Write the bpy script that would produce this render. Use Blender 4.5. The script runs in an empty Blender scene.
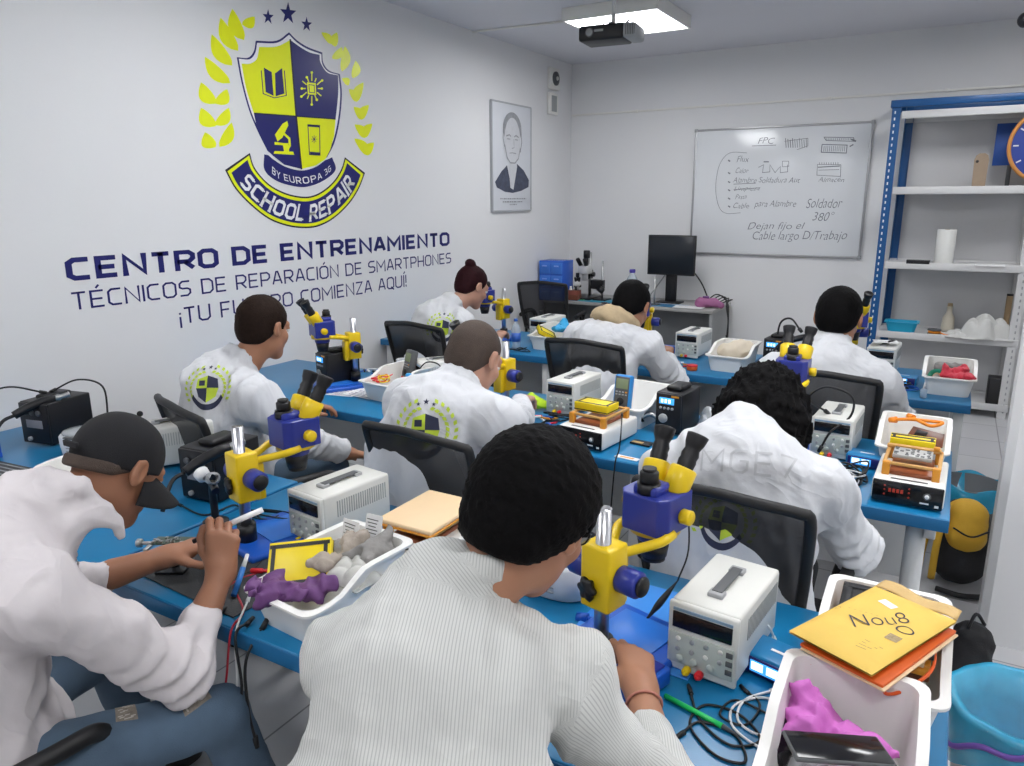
# Electronics repair classroom: procedural scene, all geometry built here.
import bpy, bmesh, math, random
import numpy as np
from mathutils import Vector, Matrix, noise
from mathutils.bvhtree import BVHTree
PI = math.pi
random.seed(7)
S = bpy.context.scene
COL = S.collection
V = Vector
# ---------------------------------------------------------------- camera
H = 1.75
R = Matrix(((0.863234, -0.116068, 0.49128), (0.504774, 0.209105, -0.837543), (-0.005517, 0.970981, 0.239094)))
FPX = 745.0
def ray(px, py): return (R @ V(((px-512)/FPX, -(py-383)/FPX, -1)))
def onz(px, py, z): r = ray(px, py); return V((0, 0, H)) + r*((z-H)/r.z)
def onx(px, py, x): r = ray(px, py); return V((0, 0, H)) + r*(x/r.x)
def ony(px, py, y): r = ray(px, py); return V((0, 0, H)) + r*(y/r.y)
cam = bpy.data.objects.new('camera', bpy.data.cameras.new('camera'))
cam.matrix_world = Matrix.Translation((0, 0, H)) @ R.to_4x4()
cam.data.sensor_width = 36; cam.data.lens = FPX/1024*36; cam.data.clip_start = 0.05
COL.objects.link(cam); S.camera = cam
S.view_settings.view_transform = 'Standard'; S.view_settings.look = 'None'
S.view_settings.gamma = 1; S.view_settings.use_curve_mapping = False
# ---------------------------------------------------------------- materials
MATS = {}
def mat(name, col=(.8,.8,.8), rough=.5, metal=0, emit=0, ecol=None, alpha=1, var=.06, vs=30, bump=0, bs=200, trans=0, coat=0, spec=.5, sheen=0, ior=1.45, vstretch=(1,1,1)):
    if name in MATS: return MATS[name]
    m = bpy.data.materials.new(name); m.use_nodes = True; N = m.node_tree.nodes; L = m.node_tree.links
    b = N['Principled BSDF']
    if len(col) == 3: col = (*col, 1)
    b.inputs['Base Color'].default_value = col
    b.inputs['Roughness'].default_value = rough; b.inputs['Metallic'].default_value = metal
    b.inputs['Specular IOR Level'].default_value = spec; b.inputs['IOR'].default_value = ior
    b.inputs['Transmission Weight'].default_value = trans; b.inputs['Coat Weight'].default_value = coat
    if sheen: b.inputs['Sheen Weight'].default_value = sheen
    if emit:
        b.inputs['Emission Color'].default_value = (*(ecol or col[:3]), 1); b.inputs['Emission Strength'].default_value = emit
    b.inputs['Alpha'].default_value = alpha
    tc = N.new('ShaderNodeTexCoord'); mp = N.new('ShaderNodeMapping'); mp.inputs['Scale'].default_value = vstretch
    L.new(tc.outputs['Object'], mp.inputs['Vector'])
    if var:
        n = N.new('ShaderNodeTexNoise'); n.inputs['Scale'].default_value = vs; n.inputs['Detail'].default_value = 3
        L.new(mp.outputs['Vector'], n.inputs['Vector'])
        mx = N.new('ShaderNodeMix'); mx.data_type = 'RGBA'
        mx.inputs['A'].default_value = (*[c*(1-var) for c in col[:3]], 1); mx.inputs['B'].default_value = (*[min(1, c*(1+var)) for c in col[:3]], 1)
        L.new(n.outputs['Fac'], mx.inputs['Factor']); L.new(mx.outputs['Result'], b.inputs['Base Color'])
    if bump:
        n2 = N.new('ShaderNodeTexNoise'); n2.inputs['Scale'].default_value = bs; n2.inputs['Detail'].default_value = 4
        L.new(mp.outputs['Vector'], n2.inputs['Vector'])
        bp = N.new('ShaderNodeBump'); bp.inputs['Strength'].default_value = bump; bp.inputs['Distance'].default_value = .004
        L.new(n2.outputs['Fac'], bp.inputs['Height']); L.new(bp.outputs['Normal'], b.inputs['Normal'])
    MATS[name] = m
    return m
# ---------------------------------------------------------------- mesh builder
def circ(n, r=1, a0=0): return [(r*math.cos(a0+2*PI*i/n), r*math.sin(a0+2*PI*i/n)) for i in range(n)]
def catmull(P, k=6):
    P = [V(p) for p in P]; out = []
    if len(P) < 3: return P
    Q = [P[0]*2-P[1]] + P + [P[-1]*2-P[-2]]
    for i in range(1, len(Q)-2):
        a, b, c, d = Q[i-1:i+3]
        for j in range(k):
            t = j/k
            out.append(.5*((2*b)+(c-a)*t+(2*a-5*b+4*c-d)*t*t+(3*b-a-3*c+d)*t*t*t))
    out.append(P[-1]); return out
class MB:
    def __init__(s): s.v = []; s.f = []; s.mi = []; s.mats = []; s.sm = []; s.M = Matrix.Identity(4); s.cur = 0
    def use(s, m):
        if m not in s.mats: s.mats.append(m)
        s.cur = s.mats.index(m); return s
    def tf(s, loc=(0,0,0), rot=(0,0,0)):
        from mathutils import Euler
        s.M = Matrix.Translation(loc) @ Euler(rot).to_matrix().to_4x4(); return s
    def add(s, vs, fs, smooth=False):
        o = len(s.v); s.v += [s.M @ V(p) for p in vs]
        for f in fs: s.f.append([o+i for i in f]); s.mi.append(s.cur); s.sm.append(smooth)
        return s
    def addbm(s, bm, smooth=False):
        bm.verts.ensure_lookup_table(); bm.verts.index_update()
        s.add([v.co for v in bm.verts], [[v.index for v in f.verts] for f in bm.faces], smooth); bm.free(); return s
    def box(s, c, d, bev=0, seg=2, rot=None):
        bm = bmesh.new(); bmesh.ops.create_cube(bm, size=1)
        bmesh.ops.scale(bm, vec=d, verts=bm.verts)
        if bev: bmesh.ops.bevel(bm, geom=bm.edges[:], offset=min(bev, min(d)*.49), segments=seg, profile=.5, affect='EDGES')
        if rot:
            from mathutils import Euler
            bmesh.ops.transform(bm, matrix=Euler(rot).to_matrix().to_4x4(), verts=bm.verts)
        bmesh.ops.translate(bm, vec=c, verts=bm.verts)
        return s.addbm(bm, bool(bev))
    def frame(s, d):
        d = d.normalized(); u = d.cross(V((0,0,1)))
        if u.length < 1e-3: u = V((1,0,0))
        u.normalize(); return u, d.cross(u).normalized()
    def cyl(s, a, b, r0, r1=None, n=16, caps=True, smooth=True):
        a, b = V(a), V(b); r1 = r0 if r1 is None else r1; u, w = s.frame(b-a)
        vs = [a+(u*c+w*d)*r0 for c, d in circ(n)] + [b+(u*c+w*d)*r1 for c, d in circ(n)]
        s.add(vs, [[i, (i+1) % n, n+(i+1) % n, n+i] for i in range(n)], smooth)
        if caps: s.add(vs, [list(range(n))[::-1], list(range(n, 2*n))], False)
        return s
    def rcyl(s, a, b, r, bev=.002, n=20):
        a, b = V(a), V(b); L = (b-a).length; return s.lathe([(0,0),(r-bev,0),(r,bev),(r,L-bev),(r-bev,L),(0,L)], a, b-a, n)
    def lathe(s, prof, o=(0,0,0), d=(0,0,1), n=24, fn=None):
        o = V(o); d = V(d).normalized(); u, w = s.frame(d); vs = []; fs = []
        for r, h in prof:
            for i in range(n):
                a = 2*PI*i/n; rr, hh = (fn(r, h, a) if fn else (r, h))
                vs.append(o + (u*math.cos(a)+w*math.sin(a))*max(rr, 1e-5) + d*hh)
        for k in range(len(prof)-1):
            for i in range(n):
                j = (i+1) % n; fs.append([k*n+i, k*n+j, (k+1)*n+j, (k+1)*n+i])
        return s.add(vs, fs, True)
    def tube(s, pts, r, n=8, k=6, taper=None):
        P = catmull(pts, k) if k else [V(p) for p in pts]
        u = None; vs = []; fs = []; m = len(P)
        for i, p in enumerate(P):
            d = (P[min(i+1, m-1)]-P[max(i-1, 0)])
            if d.length < 1e-9: d = V((0,0,1))
            d.normalize()
            if u is None: u, w = s.frame(d)
            else:
                u = (u-d*u.dot(d))
                u = u.normalized() if u.length > 1e-6 else s.frame(d)[0]
                w = d.cross(u)
            rr = r if not taper else r*taper(i/(m-1))
            vs += [p+(u*c+w*e)*rr for c, e in circ(n)]
        for i in range(m-1):
            for j in range(n):
                q = (j+1) % n; fs.append([i*n+j, i*n+q, (i+1)*n+q, (i+1)*n+j])
        s.add(vs, fs, True); s.add([vs[i] for i in range(n)]+[vs[-n+i] for i in range(n)], [list(range(n))[::-1], list(range(n, 2*n))])
        return s
    def prism(s, out, a, b, axis='z', smooth=False):
        def P(x, y, h): return {'z': (x, y, h), 'y': (x, h, y), 'x': (h, x, y)}[axis]
        n = len(out); vs = [P(x, y, a) for x, y in out] + [P(x, y, b) for x, y in out]
        s.add(vs, [[i, (i+1) % n, n+(i+1) % n, n+i] for i in range(n)], smooth)
        s.add(vs, [list(range(n))[::-1], list(range(n, 2*n))]); return s
    def sph(s, c, r, n=16, sc=(1,1,1)):
        c = V(c); prof = [(math.sin(PI*i/n), -math.cos(PI*i/n)) for i in range(n+1)]; vs = []; fs = []; m = n*2
        for a, h in prof:
            for i in range(m):
                t = 2*PI*i/m; vs.append(c+V((a*math.cos(t)*r*sc[0], a*math.sin(t)*r*sc[1], h*r*sc[2])))
        for k in range(n):
            for i in range(m): j = (i+1) % m; fs.append([k*m+i, k*m+j, (k+1)*m+j, (k+1)*m+i])
        return s.add(vs, fs, True)
    def grid(s, fn, nu, nv, smooth=True, th=0):
        vs = [fn(i/nu, j/nv) for j in range(nv+1) for i in range(nu+1)]
        fs = [[j*(nu+1)+i, j*(nu+1)+i+1, (j+1)*(nu+1)+i+1, (j+1)*(nu+1)+i] for j in range(nv) for i in range(nu)]
        return s.add(vs, fs, smooth)
    def build(s, name, m=None, parent=None, label=None, fixn=True):
        me = bpy.data.meshes.new(name); me.from_pydata([tuple(v) for v in s.v], [], s.f)
        if s.mats:
            for q in s.mats: me.materials.append(q)
            me.polygons.foreach_set('material_index', s.mi)
        elif m: me.materials.append(m)
        me.polygons.foreach_set('use_smooth', s.sm)
        if fixn:
            bm = bmesh.new(); bm.from_mesh(me); bmesh.ops.remove_doubles(bm, verts=bm.verts, dist=1e-6)
            bmesh.ops.recalc_face_normals(bm, faces=bm.faces); bm.to_mesh(me); bm.free()
        me.update()
        o = bpy.data.objects.new(name, me); COL.objects.link(o)
        if parent: o.parent = parent
        if label: o['label'] = label
        if any(s.sm) and not all(s.sm): pass
        return o
def smooth_angle(o, deg=40):
    me = o.data; me.polygons.foreach_set('use_smooth', [True]*len(me.polygons))
    try: me.set_sharp_from_angle(angle=math.radians(deg))
    except Exception: pass
    return o
def tag(o, label=None, cat=None, group=None, kind=None):
    if label: o['label'] = label
    if cat: o['category'] = cat
    if group: o['group'] = group
    if kind: o['kind'] = kind
    return o
def thing(name, label, cat, loc=(0,0,0), rz=0, group=None, rot=None):
    o = bpy.data.objects.new(name, None); COL.objects.link(o); o.empty_display_size = .05
    o.location = loc; o.rotation_euler = rot or (0, 0, rz)
    return tag(o, label, cat, group)
KIDS = {}
def dup(o, label=None, loc=None, rz=None, group=None, parent=None, rot=None):
    c = o.copy(); COL.objects.link(c); c.parent = parent
    if loc is not None: c.location = loc
    if rz is not None: c.rotation_euler = (0, 0, rz)
    if rot is not None: c.rotation_euler = rot
    if label: c['label'] = label
    if group: c['group'] = group
    for ch in o.children: dup(ch, parent=c)
    return c
def struct(mb, name, m=None):
    o = mb.build(name, m); o['kind'] = 'structure'; return o
# ---------------------------------------------------------------- stroke lettering
def ribbon(P, w, closed=False):
    """flat mitred ribbon polygons (quads) along a 2-D polyline"""
    n = len(P); out = []; L = []; Rr = []
    for i in range(n):
        a = P[(i-1) % n] if (closed or i > 0) else None; b = P[(i+1) % n] if (closed or i < n-1) else None; p = P[i]
        d1 = ((p[0]-a[0]), (p[1]-a[1])) if a else None; d2 = ((b[0]-p[0]), (b[1]-p[1])) if b else None
        def nm(d): l = math.hypot(*d) or 1e-9; return (d[0]/l, d[1]/l)
        d1 = nm(d1) if d1 else nm(d2); d2 = nm(d2) if d2 else d1
        tx, ty = d1[0]+d2[0], d1[1]+d2[1]; l = math.hypot(tx, ty) or 1e-9; tx /= l; ty /= l
        k = w/2/max(.62, (tx*d1[0]+ty*d1[1])); L.append((p[0]-ty*k, p[1]+tx*k)); Rr.append((p[0]+ty*k, p[1]-tx*k))
    m = n if closed else n-1
    for i in range(m): j = (i+1) % n; out.append([L[i], Rr[i], Rr[j], L[j]])
    return out
c_ = .16
def oct_(x0, y0, x1, y1, c=c_): return [(x0+c,y0),(x1-c,y0),(x1,y0+c),(x1,y1-c),(x1-c,y1),(x0+c,y1),(x0,y1-c),(x0,y0+c)]
GL = {
'C': (.62, [[(.62,0),(c_,0),(0,c_),(0,1-c_),(c_,1),(.62,1)]]),
'E': (.6, [[(.6,0),(0,0),(0,1),(.6,1)], [(0,.5),(.54,.5)]]),
'N': (.68, [[(0,0),(0,1),(.68,0),(.68,1)]]),
'T': (.64, [[(0,1),(.64,1)], [(.32,1),(.32,0)]]),
'R': (.64, [[(0,0),(0,1),(.64-c_,1),(.64,1-c_),(.64,.45+c_),(.64-c_,.42),(0,.42)], [(.3,.42),(.64,0)]]),
'O': (.68, ['c', oct_(0,0,.68,1)]),
'D': (.66, ['c', [(0,0),(.66-.2,0),(.66,.2),(.66,.8),(.66-.2,1),(0,1)]]),
'A': (.68, [[(0,0),(.28,1),(.4,1),(.68,0)], [(.09,.3),(.59,.3)]]),
'M': (.84, [[(0,0),(0,1),(.42,.35),(.84,1),(.84,0)]]),
'I': (.0, [[(0,0),(0,1)]]),
'S': (.6, [[(0,0),(.6-c_,0),(.6,c_),(.6,.5-c_*.6),(.6-c_,.5),(c_,.5),(0,.5+c_*.6),(0,1-c_),(c_,1),(.6,1)]]),
'P': (.62, [[(0,0),(0,1),(.62-c_,1),(.62,1-c_),(.62,.42+c_),(.62-c_,.42),(0,.42)]]),
'H': (.66, [[(0,0),(0,1)], [(.66,0),(.66,1)], [(0,.5),(.66,.5)]]),
'F': (.58, [[(0,0),(0,1),(.58,1)], [(0,.48),(.5,.48)]]),
'U': (.66, [[(0,1),(0,c_),(c_,0),(.66-c_,0),(.66,c_),(.66,1)]]),
'Z': (.6, [[(0,1),(.6,1),(0,0),(.6,0)]]),
'Q': (.68, ['c', oct_(0,0,.68,1), [(.4,.16),(.7,-.14)]]),
'L': (.55, [[(0,1),(0,0),(.55,0)]]),
'B': (.62, ['c', [(0,0),(.48,0),(.62,.14),(.62,.4),(.5,.52),(.6,.64),(.6,.86),(.46,1),(0,1)], [(0,.52),(.5,.52)]]),
'Y': (.66, [[(0,1),(.33,.48),(.66,1)], [(.33,.48),(.33,0)]]),
'G': (.64, [[(.62,1),(c_,1),(0,1-c_),(0,c_),(c_,0),(.64-c_,0),(.64,c_),(.64,.5),(.34,.5)]]),
'3': (.56, [[(0,0),(.4,0),(.56,.14),(.56,.38),(.42,.52),(.2,.52)], [(.42,.52),(.54,.64),(.54,.88),(.4,1),(0,1)]]),
'7': (.6, [[(0,1),(.6,1),(.2,0)]]),
'!': (.0, [[(0,.3),(0,1)], [(0,0),(0,.13)]]),
'¡': (.0, [[(0,-.25),(0,.45)], [(0,.6),(0,.73)]]),
}
AC = {'É': 'E', 'Ó': 'O', 'Í': 'I'}
def letters(txt, w, gap=.3, serif=0):
    """returns (quads, width), cap height 1"""
    q = []; x = w/2
    for ch in txt:
        if ch == ' ': x += .5; continue
        base = AC.get(ch, ch); adv, strokes = GL[base]; closed = False
        for st in strokes:
            if st == 'c': closed = True; continue
            P = [(a+x, b*(1-w)+w/2) for a, b in st]
            if not closed: # extend ends so terminals reach the cap line
                P = [P[0]] + P[1:]
                def ext(p, o):
                    if abs(p[0]-o[0]) < 1e-6 and (p[1] < w or p[1] > 1-w): return (p[0], p[1]+math.copysign(w/2, p[1]-o[1]))
                    return p
                P[0] = ext(P[0], P[1]); P[-1] = ext(P[-1], P[-2])
            q += ribbon(P, w, closed)
            if serif and not closed:
                for e in (P[0], P[-1]):
                    q += ribbon([(e[0]-serif, e[1]), (e[0]+serif, e[1])], .09)
            closed = False
        if ch in AC: q += ribbon([(x+adv*.45, 1.1), (x+adv*.45+.16, 1.28)], w*.9)
        x += adv + gap + w
    return q, x-gap-w/2
def tri(q): return q
# ---------------------------------------------------------------- common materials
Mwall = mat('wall_paint', (.76,.762,.768), .62, var=.015, vs=2, bump=.05, bs=60)
Mceil = mat('ceiling_paint', (.70,.70,.74), .8, var=.02, vs=2)
Mwhite = mat('white_plastic', (.80,.79,.75), .38, var=.02)
Mtray = mat('tray_plastic', (.82,.81,.78), .35, var=.03, vs=12)
Mpsu = mat('psu_enamel', (.70,.70,.66), .4, var=.02)
Mpanel = mat('psu_panel', (.50,.54,.50), .45, var=.02)
Mblack = mat('black_plastic', (.008,.008,.010), .42, var=.1)
Mblack2 = mat('black_gloss', (.01,.01,.012), .12, var=.05)
Mrub = mat('black_rubber', (.02,.02,.022), .6, var=.1, bump=.2, bs=300)
Mgrey = mat('grey_plastic', (.35,.36,.37), .45)
Mdgrey = mat('dark_grey_plastic', (.09,.095,.1), .5)
Mdesk = mat('blue_desk_laminate', (.008,.175,.38), .28, var=.08, vs=6)
Mdeskedge = mat('blue_desk_edge', (.01,.13,.31), .4, var=.08, vs=10)
Mleg = mat('white_steel', (.68,.69,.69), .4, var=.02)
Mblue = mat('microscope_blue', (.022,.035,.26), .3, var=.05)
Myel = mat('microscope_yellow', (.80,.56,.01), .3, var=.05)
Mbright = mat('battery_yellow', (.86,.66,.01), .38, var=.04)
Mchrome = mat('chrome', (.62,.62,.64), .28, 1, var=0)
Msteel = mat('brushed_steel', (.5,.5,.5), .3, 1, var=.1)
Mbase = mat('blue_base', (.01,.09,.48), .3, var=.08)
Mor = mat('orange_acrylic', (.72,.30,.03), .3, var=.06)
Mcream = mat('cream_silicone', (.82,.60,.36), .5, var=.04)
Mred = mat('red_plastic', (.7,.02,.03), .35)
Mgreen = mat('green_plastic', (.02,.45,.08), .35)
Mteal = mat('teal_plastic', (.01,.22,.16), .4)
Mlcd = mat('lcd_glow_blue', (.05,.35,.8), .2, emit=.8, ecol=(.08,.45,1), var=.1)
Mlcdw = mat('lcd_digit', (.9,.95,1), .2, emit=1.1, ecol=(.8,.9,1), var=0)
Mlcdg = mat('lcd_grey_green', (.22,.27,.16), .2, var=.05)
Mpurp = mat('purple_nitrile', (.14,.05,.18), .55, bump=.4, bs=60)
Mpink = mat('magenta_nitrile', (.62,.16,.55), .5, bump=.4, bs=60)
Mcable = mat('black_cable', (.012,.012,.013), .45, var=0)
Mcablew = mat('white_cable', (.78,.78,.78), .4, var=0)
Mcabler = mat('red_cable', (.45,.02,.04), .4, var=0)
Mcableb = mat('blue_cable', (.02,.12,.5), .4, var=0)
Mbrown = mat('brown_board', (.16,.055,.03), .35, var=.2, vs=40)
Mpaper = mat('paper', (.82,.82,.82), .7, var=.03)
Mbluebag = mat('blue_film', (.03,.42,.68), .18, alpha=.72, var=.25, vs=14, bump=.6, bs=30)
Mclear = mat('clear_film', (.85,.87,.88), .15, alpha=.38, var=.1, bump=.5, bs=60)
Mglass = mat('clear_glass', (.9,.92,.94), .05, alpha=.3, var=0)
Mskyb = mat('sky_blue_nitrile', (.03,.38,.72), .5, bump=.4, bs=60)
Mnavy = mat('navy_vinyl', (.012,.014,.135), .32, var=.03)
Mlime = mat('lime_vinyl', (.80,.86,.005), .32, var=.03)
Mvwhite = mat('white_vinyl', (.85,.85,.87), .4, var=0)
Mdline = mat('black_vinyl', (.01,.01,.03), .35, var=0)
# ---------------------------------------------------------------- room
XL, YB, ZC, XR, YF = -3.63, 7.45, 3.1, 1.7, -1.6
fl = mat('floor_tile', (.42,.42,.43), .35, var=.05, vs=5)
def add_tiles(m):
    N = m.node_tree.nodes; L = m.node_tree.links; b = N['Principled BSDF']
    tc = N.new('ShaderNodeTexCoord'); br = N.new('ShaderNodeTexBrick'); br.offset = 0
    br.inputs['Scale'].default_value = 1; br.inputs['Brick Width'].default_value = .45; br.inputs['Row Height'].default_value = .45
    br.inputs['Mortar Size'].default_value = .004; br.inputs['Color1'].default_value = (.55,.55,.56,1); br.inputs['Color2'].default_value = (.51,.51,.53,1)
    br.inputs['Mortar'].default_value = (.25,.25,.26,1)
    L.new(tc.outputs['Object'], br.inputs['Vector']); L.new(br.outputs['Color'], b.inputs['Base Color'])
add_tiles(fl)
t = .12
struct(MB().box(((XL+XR)/2, (YF+YB)/2, -.05), (XR-XL+.4, YB-YF+.4, .1)), 'floor', fl)
struct(MB().box(((XL+XR)/2, (YF+YB)/2, ZC+.05), (XR-XL+.4, YB-YF+.4, .1)), 'ceiling', Mceil)
struct(MB().box((XL-t/2, (YF+YB)/2, ZC/2), (t, YB-YF+2*t, ZC)), 'wall_left', Mwall)
struct(MB().box(((XL+XR)/2, YB+t/2, ZC/2), (XR-XL, t, ZC)), 'wall_back', Mwall)
struct(MB().box((XR+t/2, (YF+YB)/2, ZC/2), (t, YB-YF+2*t, ZC)), 'wall_right', Mwall)
struct(MB().box(((XL+XR)/2, YF-t/2, ZC/2), (XR-XL, t, ZC)), 'wall_front', Mwall)
# pillar at right: chamfered front-left corner
struct(MB().prism([(.262,3.30),(.29,3.272),(1.7,3.272),(1.7,3.42),(.262,3.42)], 0, ZC), 'wall_pillar', Mwall)
struct(MB().box((XL+.006, (YF+YB)/2, .04), (.012, YB-YF, .08), .002), 'baseboard_left', Mwhite)
struct(MB().box(((XL+XR)/2, YB-.006, .04), (XR-XL, .012, .08), .002), 'baseboard_back', Mwhite)
# conduit on the back wall (trim) with small clips
zc = ony(700, 107, YB-.01).z
mb = MB().box(((XL+XR)/2, YB-.008, zc), (XR-XL-.02, .016, .018), .003)
for x in (-2.9, -2.0, -1.1, -.2, .7): mb.box((x, YB-.01, zc), (.03, .02, .03), .003)
struct(mb, 'trim_1', Mwhite)
a = onz(470, 30, ZC); b = onz(575, 19, ZC)
struct(MB().cyl((a.x-.6, a.y, ZC-.008), (b.x+.05, b.y, ZC-.008), .008), 'trim_2', Mwhite)
# ---------------------------------------------------------------- ceiling lights
Mlamp = mat('lamp_diffuser', (1,1,1), .5, emit=17, ecol=(.98,.985,1.0), var=0)
def light_fixture():
    t = thing('ceiling_light', 'square white surface-mounted ceiling light shining above the projector', 'ceiling light', (-2.30, 5.66, ZC))
    o = .36
    MB().box((0,-o,-.045),(2*o,.02,.09),.003).box((0,o,-.045),(2*o,.02,.09),.003).box((-o,0,-.045),(.02,2*o,.09),.003).box((o,0,-.045),(.02,2*o,.09),.003).build('housing', Mwhite, t)
    MB().box((0,0,-.078),(2*o-.02,2*o-.02,.006)).build('diffuser', Mlamp, t)
    return t
L0 = light_fixture()
for k, (x, y) in enumerate([(.35, 5.79), (-2.23, 2.7), (-.55, 2.7), (.9, 2.2), (-2.23, -.3), (.35, -.3)]):
    dup(L0, 'square white surface-mounted ceiling light out of view overhead', (x, y, ZC), group='ceiling lights overhead')
# ---------------------------------------------------------------- projector
pc = V((-2.10, 4.92, 2.80))
t = thing('projector', 'black and silver projector hanging from the ceiling in front of the light', 'projector', pc, .10)
MB().use(Mblack).box((-.05,0,0),(.30,.24,.095),.015).use(Mgrey).box((.14,0,0),(.09,.235,.09),.02).build('body', None, t)
mb = MB()
for k in range(6): mb.box((.12+.011*k,-.119,0),(.004,.004,.06))
mb.build('vent', Mdgrey, t)
MB().use(Mdgrey).cyl((-.12,-.12,.0),(-.12,-.135,0),.028).use(Mglass).cyl((-.12,-.135,0),(-.12,-.138,0),.022).build('lens', None, t)
MB().cyl((0,0,.05),(0,0,ZC-pc.z),.014).cyl((0,0,ZC-pc.z-.02),(0,0,ZC-pc.z),.06).build('mount_pole', Mleg, t)
MB().box((0,0,.06),(.16,.03,.012),.003).box((0,0,.06),(.03,.14,.012),.003).cyl((.07,.0,.045),(.10,.02,.085),.008).cyl((-.07,0,.045),(-.07,0,.08),.006).build('mount_bracket', Mgrey, t)
MB().box((-.06,-.1215,.01),(.06,.002,.014)).build('brand_plate', Mgrey, t)
# dark fixture cut by the right edge of the picture
p = ony(1024, 20, 6.4)
t = thing('ceiling_camera', 'small dark camera on the ceiling at the right picture edge', 'camera', (p.x+.01, 6.4, ZC))
MB().lathe([(0,-.0),(.045,0),(.045,-.03),(.03,-.04),(0,-.04)], n=20).build('mount', Mdgrey, t)
MB().sph((0,0,-(ZC-p.z)),.05,12).cyl((0,0,-.03),(0,0,-(ZC-p.z)),.015).build('dome', Mblack2, t)
# ---------------------------------------------------------------- small wall boxes in the corner
p = onx(552, 79, XL); 
t = thing('wall_alarm', 'small white wall unit with round dark sounder in the corner', 'alarm', (XL, p.y, p.z))
MB().box((.02,0,0),(.04,.20,.20),.008).build('housing', Mwhite, t)
MB().lathe([(.0,0),(.065,0),(.065,.012),(.03,.02),(0,.014)], (.04,.0,0),(1,0,0),24).build('sounder', Mdgrey, t)
MB().lathe([(0,0),(.02,0),(.018,.01),(0,.01)], (.056,.0,0),(1,0,0),16).build('sounder_cap', Mwhite, t)
p = onx(551, 104, XL)
t = thing('wall_panel_box', 'small white wall box with a grey panel below the sounder', 'wall box', (XL, p.y, p.z))
MB().box((.018,0,0),(.036,.18,.20),.006).build('housing', Mwhite, t)
MB().box((.037,0,0),(.004,.11,.15),.001).build('front_panel', mat('grey_panel', (.33,.35,.35), .5), t)
# ---------------------------------------------------------------- portrait poster on left wall
P0 = onx(489.5, 100, XL); P1 = onx(529, 210, XL)
y0, y1, z0, z1 = P0.y, P1.y, P1.z+.0, P0.z
w, h = y1-y0, z1-z0
t = thing('framed_portrait', 'framed pencil portrait of a short-haired person in a dark jacket', 'picture', (XL, y0, z0))
def wp(u, v, d): return (d, u*w, v*h)
mb = MB()
mb.box((.010, w/2, h/2), (.02, w, h), .003).build('backing', mat('portrait_paper', (.66,.68,.72), .6, var=.08, vs=3), t)
mb = MB()
for a, b in (((0,0),(1,0)),((0,1),(1,1)),((0,0),(0,1)),((1,0),(1,1))):
    c = ((a[0]+b[0])/2, (a[1]+b[1])/2)
    mb.box((.013, c[0]*w, c[1]*h), (.026, .014 if a[0]==b[0] else w, .014 if a[1]==b[1] else h), .002)
mb.build('frame', mat('picture_frame', (.42,.43,.45), .4), t)
Mp1 = mat('pencil_dark', (.07,.08,.12), .8, var=.5, vs=25); Mp2 = mat('pencil_mid', (.30,.31,.33), .8, var=.3, vs=30); Mp3 = mat('pencil_light', (.60,.61,.64), .8, var=.1, vs=30)
def wpoly(mb, pts, d): mb.add([wp(u, v, d) for u, v in pts], [list(range(len(pts)))])
def wstroke(mb, pts, wd, d):
    for q in ribbon([(a*w, b*h) for a, b in pts], wd): mb.add([(d, x, y) for x, y in q], [[0,1,2,3]])
def ell2(cx, cy, rx, ry, n=28, a0=0, a1=2*PI): return [(cx+rx*math.cos(a0+(a1-a0)*i/n), cy+ry*math.sin(a0+(a1-a0)*i/n)) for i in range(n)]
mb = MB(); wpoly(mb, [(.06,.27),(.22,.37),(.36,.43),(.43,.30),(.50,.21),(.57,.30),(.62,.45),(.80,.39),(.94,.30),(.93,.23),(.72,.19),(.5,.17),(.3,.18),(.1,.22)], .0215); mb.build('drawn_jacket', Mp1, t)
mb = MB(); wpoly(mb, [(.42,.50),(.60,.50),(.62,.42),(.52,.20),(.44,.22),(.40,.42)], .0225); mb.build('drawn_shirt', Mp3, t)
mb = MB(); wpoly(mb, ell2(.50,.77,.235,.155), .023); mb.build('drawn_hair', Mp2, t)
mb = MB(); wpoly(mb, [(x, y) for x, y in ell2(.50,.66,.205,.215)], .0237); mb.build('drawn_face', Mp3, t)
mb = MB()
wstroke(mb, [(.34,.70),(.42,.715),(.46,.70)], .012, .0243); wstroke(mb, [(.54,.70),(.59,.715),(.66,.70)], .012, .0243)
wstroke(mb, [(.36,.675),(.44,.675)], .008, .0243); wstroke(mb, [(.56,.675),(.64,.675)], .008, .0243)
wstroke(mb, [(.53,.68),(.54,.60),(.48,.59)], .007, .0243); wstroke(mb, [(.42,.545),(.50,.55),(.59,.545)], .008, .0243)
wstroke(mb, [(.30,.62),(.36,.50),(.44,.455),(.56,.455),(.65,.50),(.70,.60)], .012, .0243)
wstroke(mb, [(.72,.78),(.74,.66),(.70,.56)], .014, .0243)
wstroke(mb, [(.27,.78),(.26,.68),(.30,.60)], .008, .0243)
mb.build('drawn_features', Mp2, t)
mb = MB()
for zz, a, b in ((.115,.18,.86),(.085,.24,.76),(.058,.42,.60)):
    x = a
    while x < b:
        l = random.uniform(.02,.06); wstroke(mb, [(x,zz),(min(x+l,b),zz)], .010, .0243); x += l+.015
mb.build('caption', Mp2, t)
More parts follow.
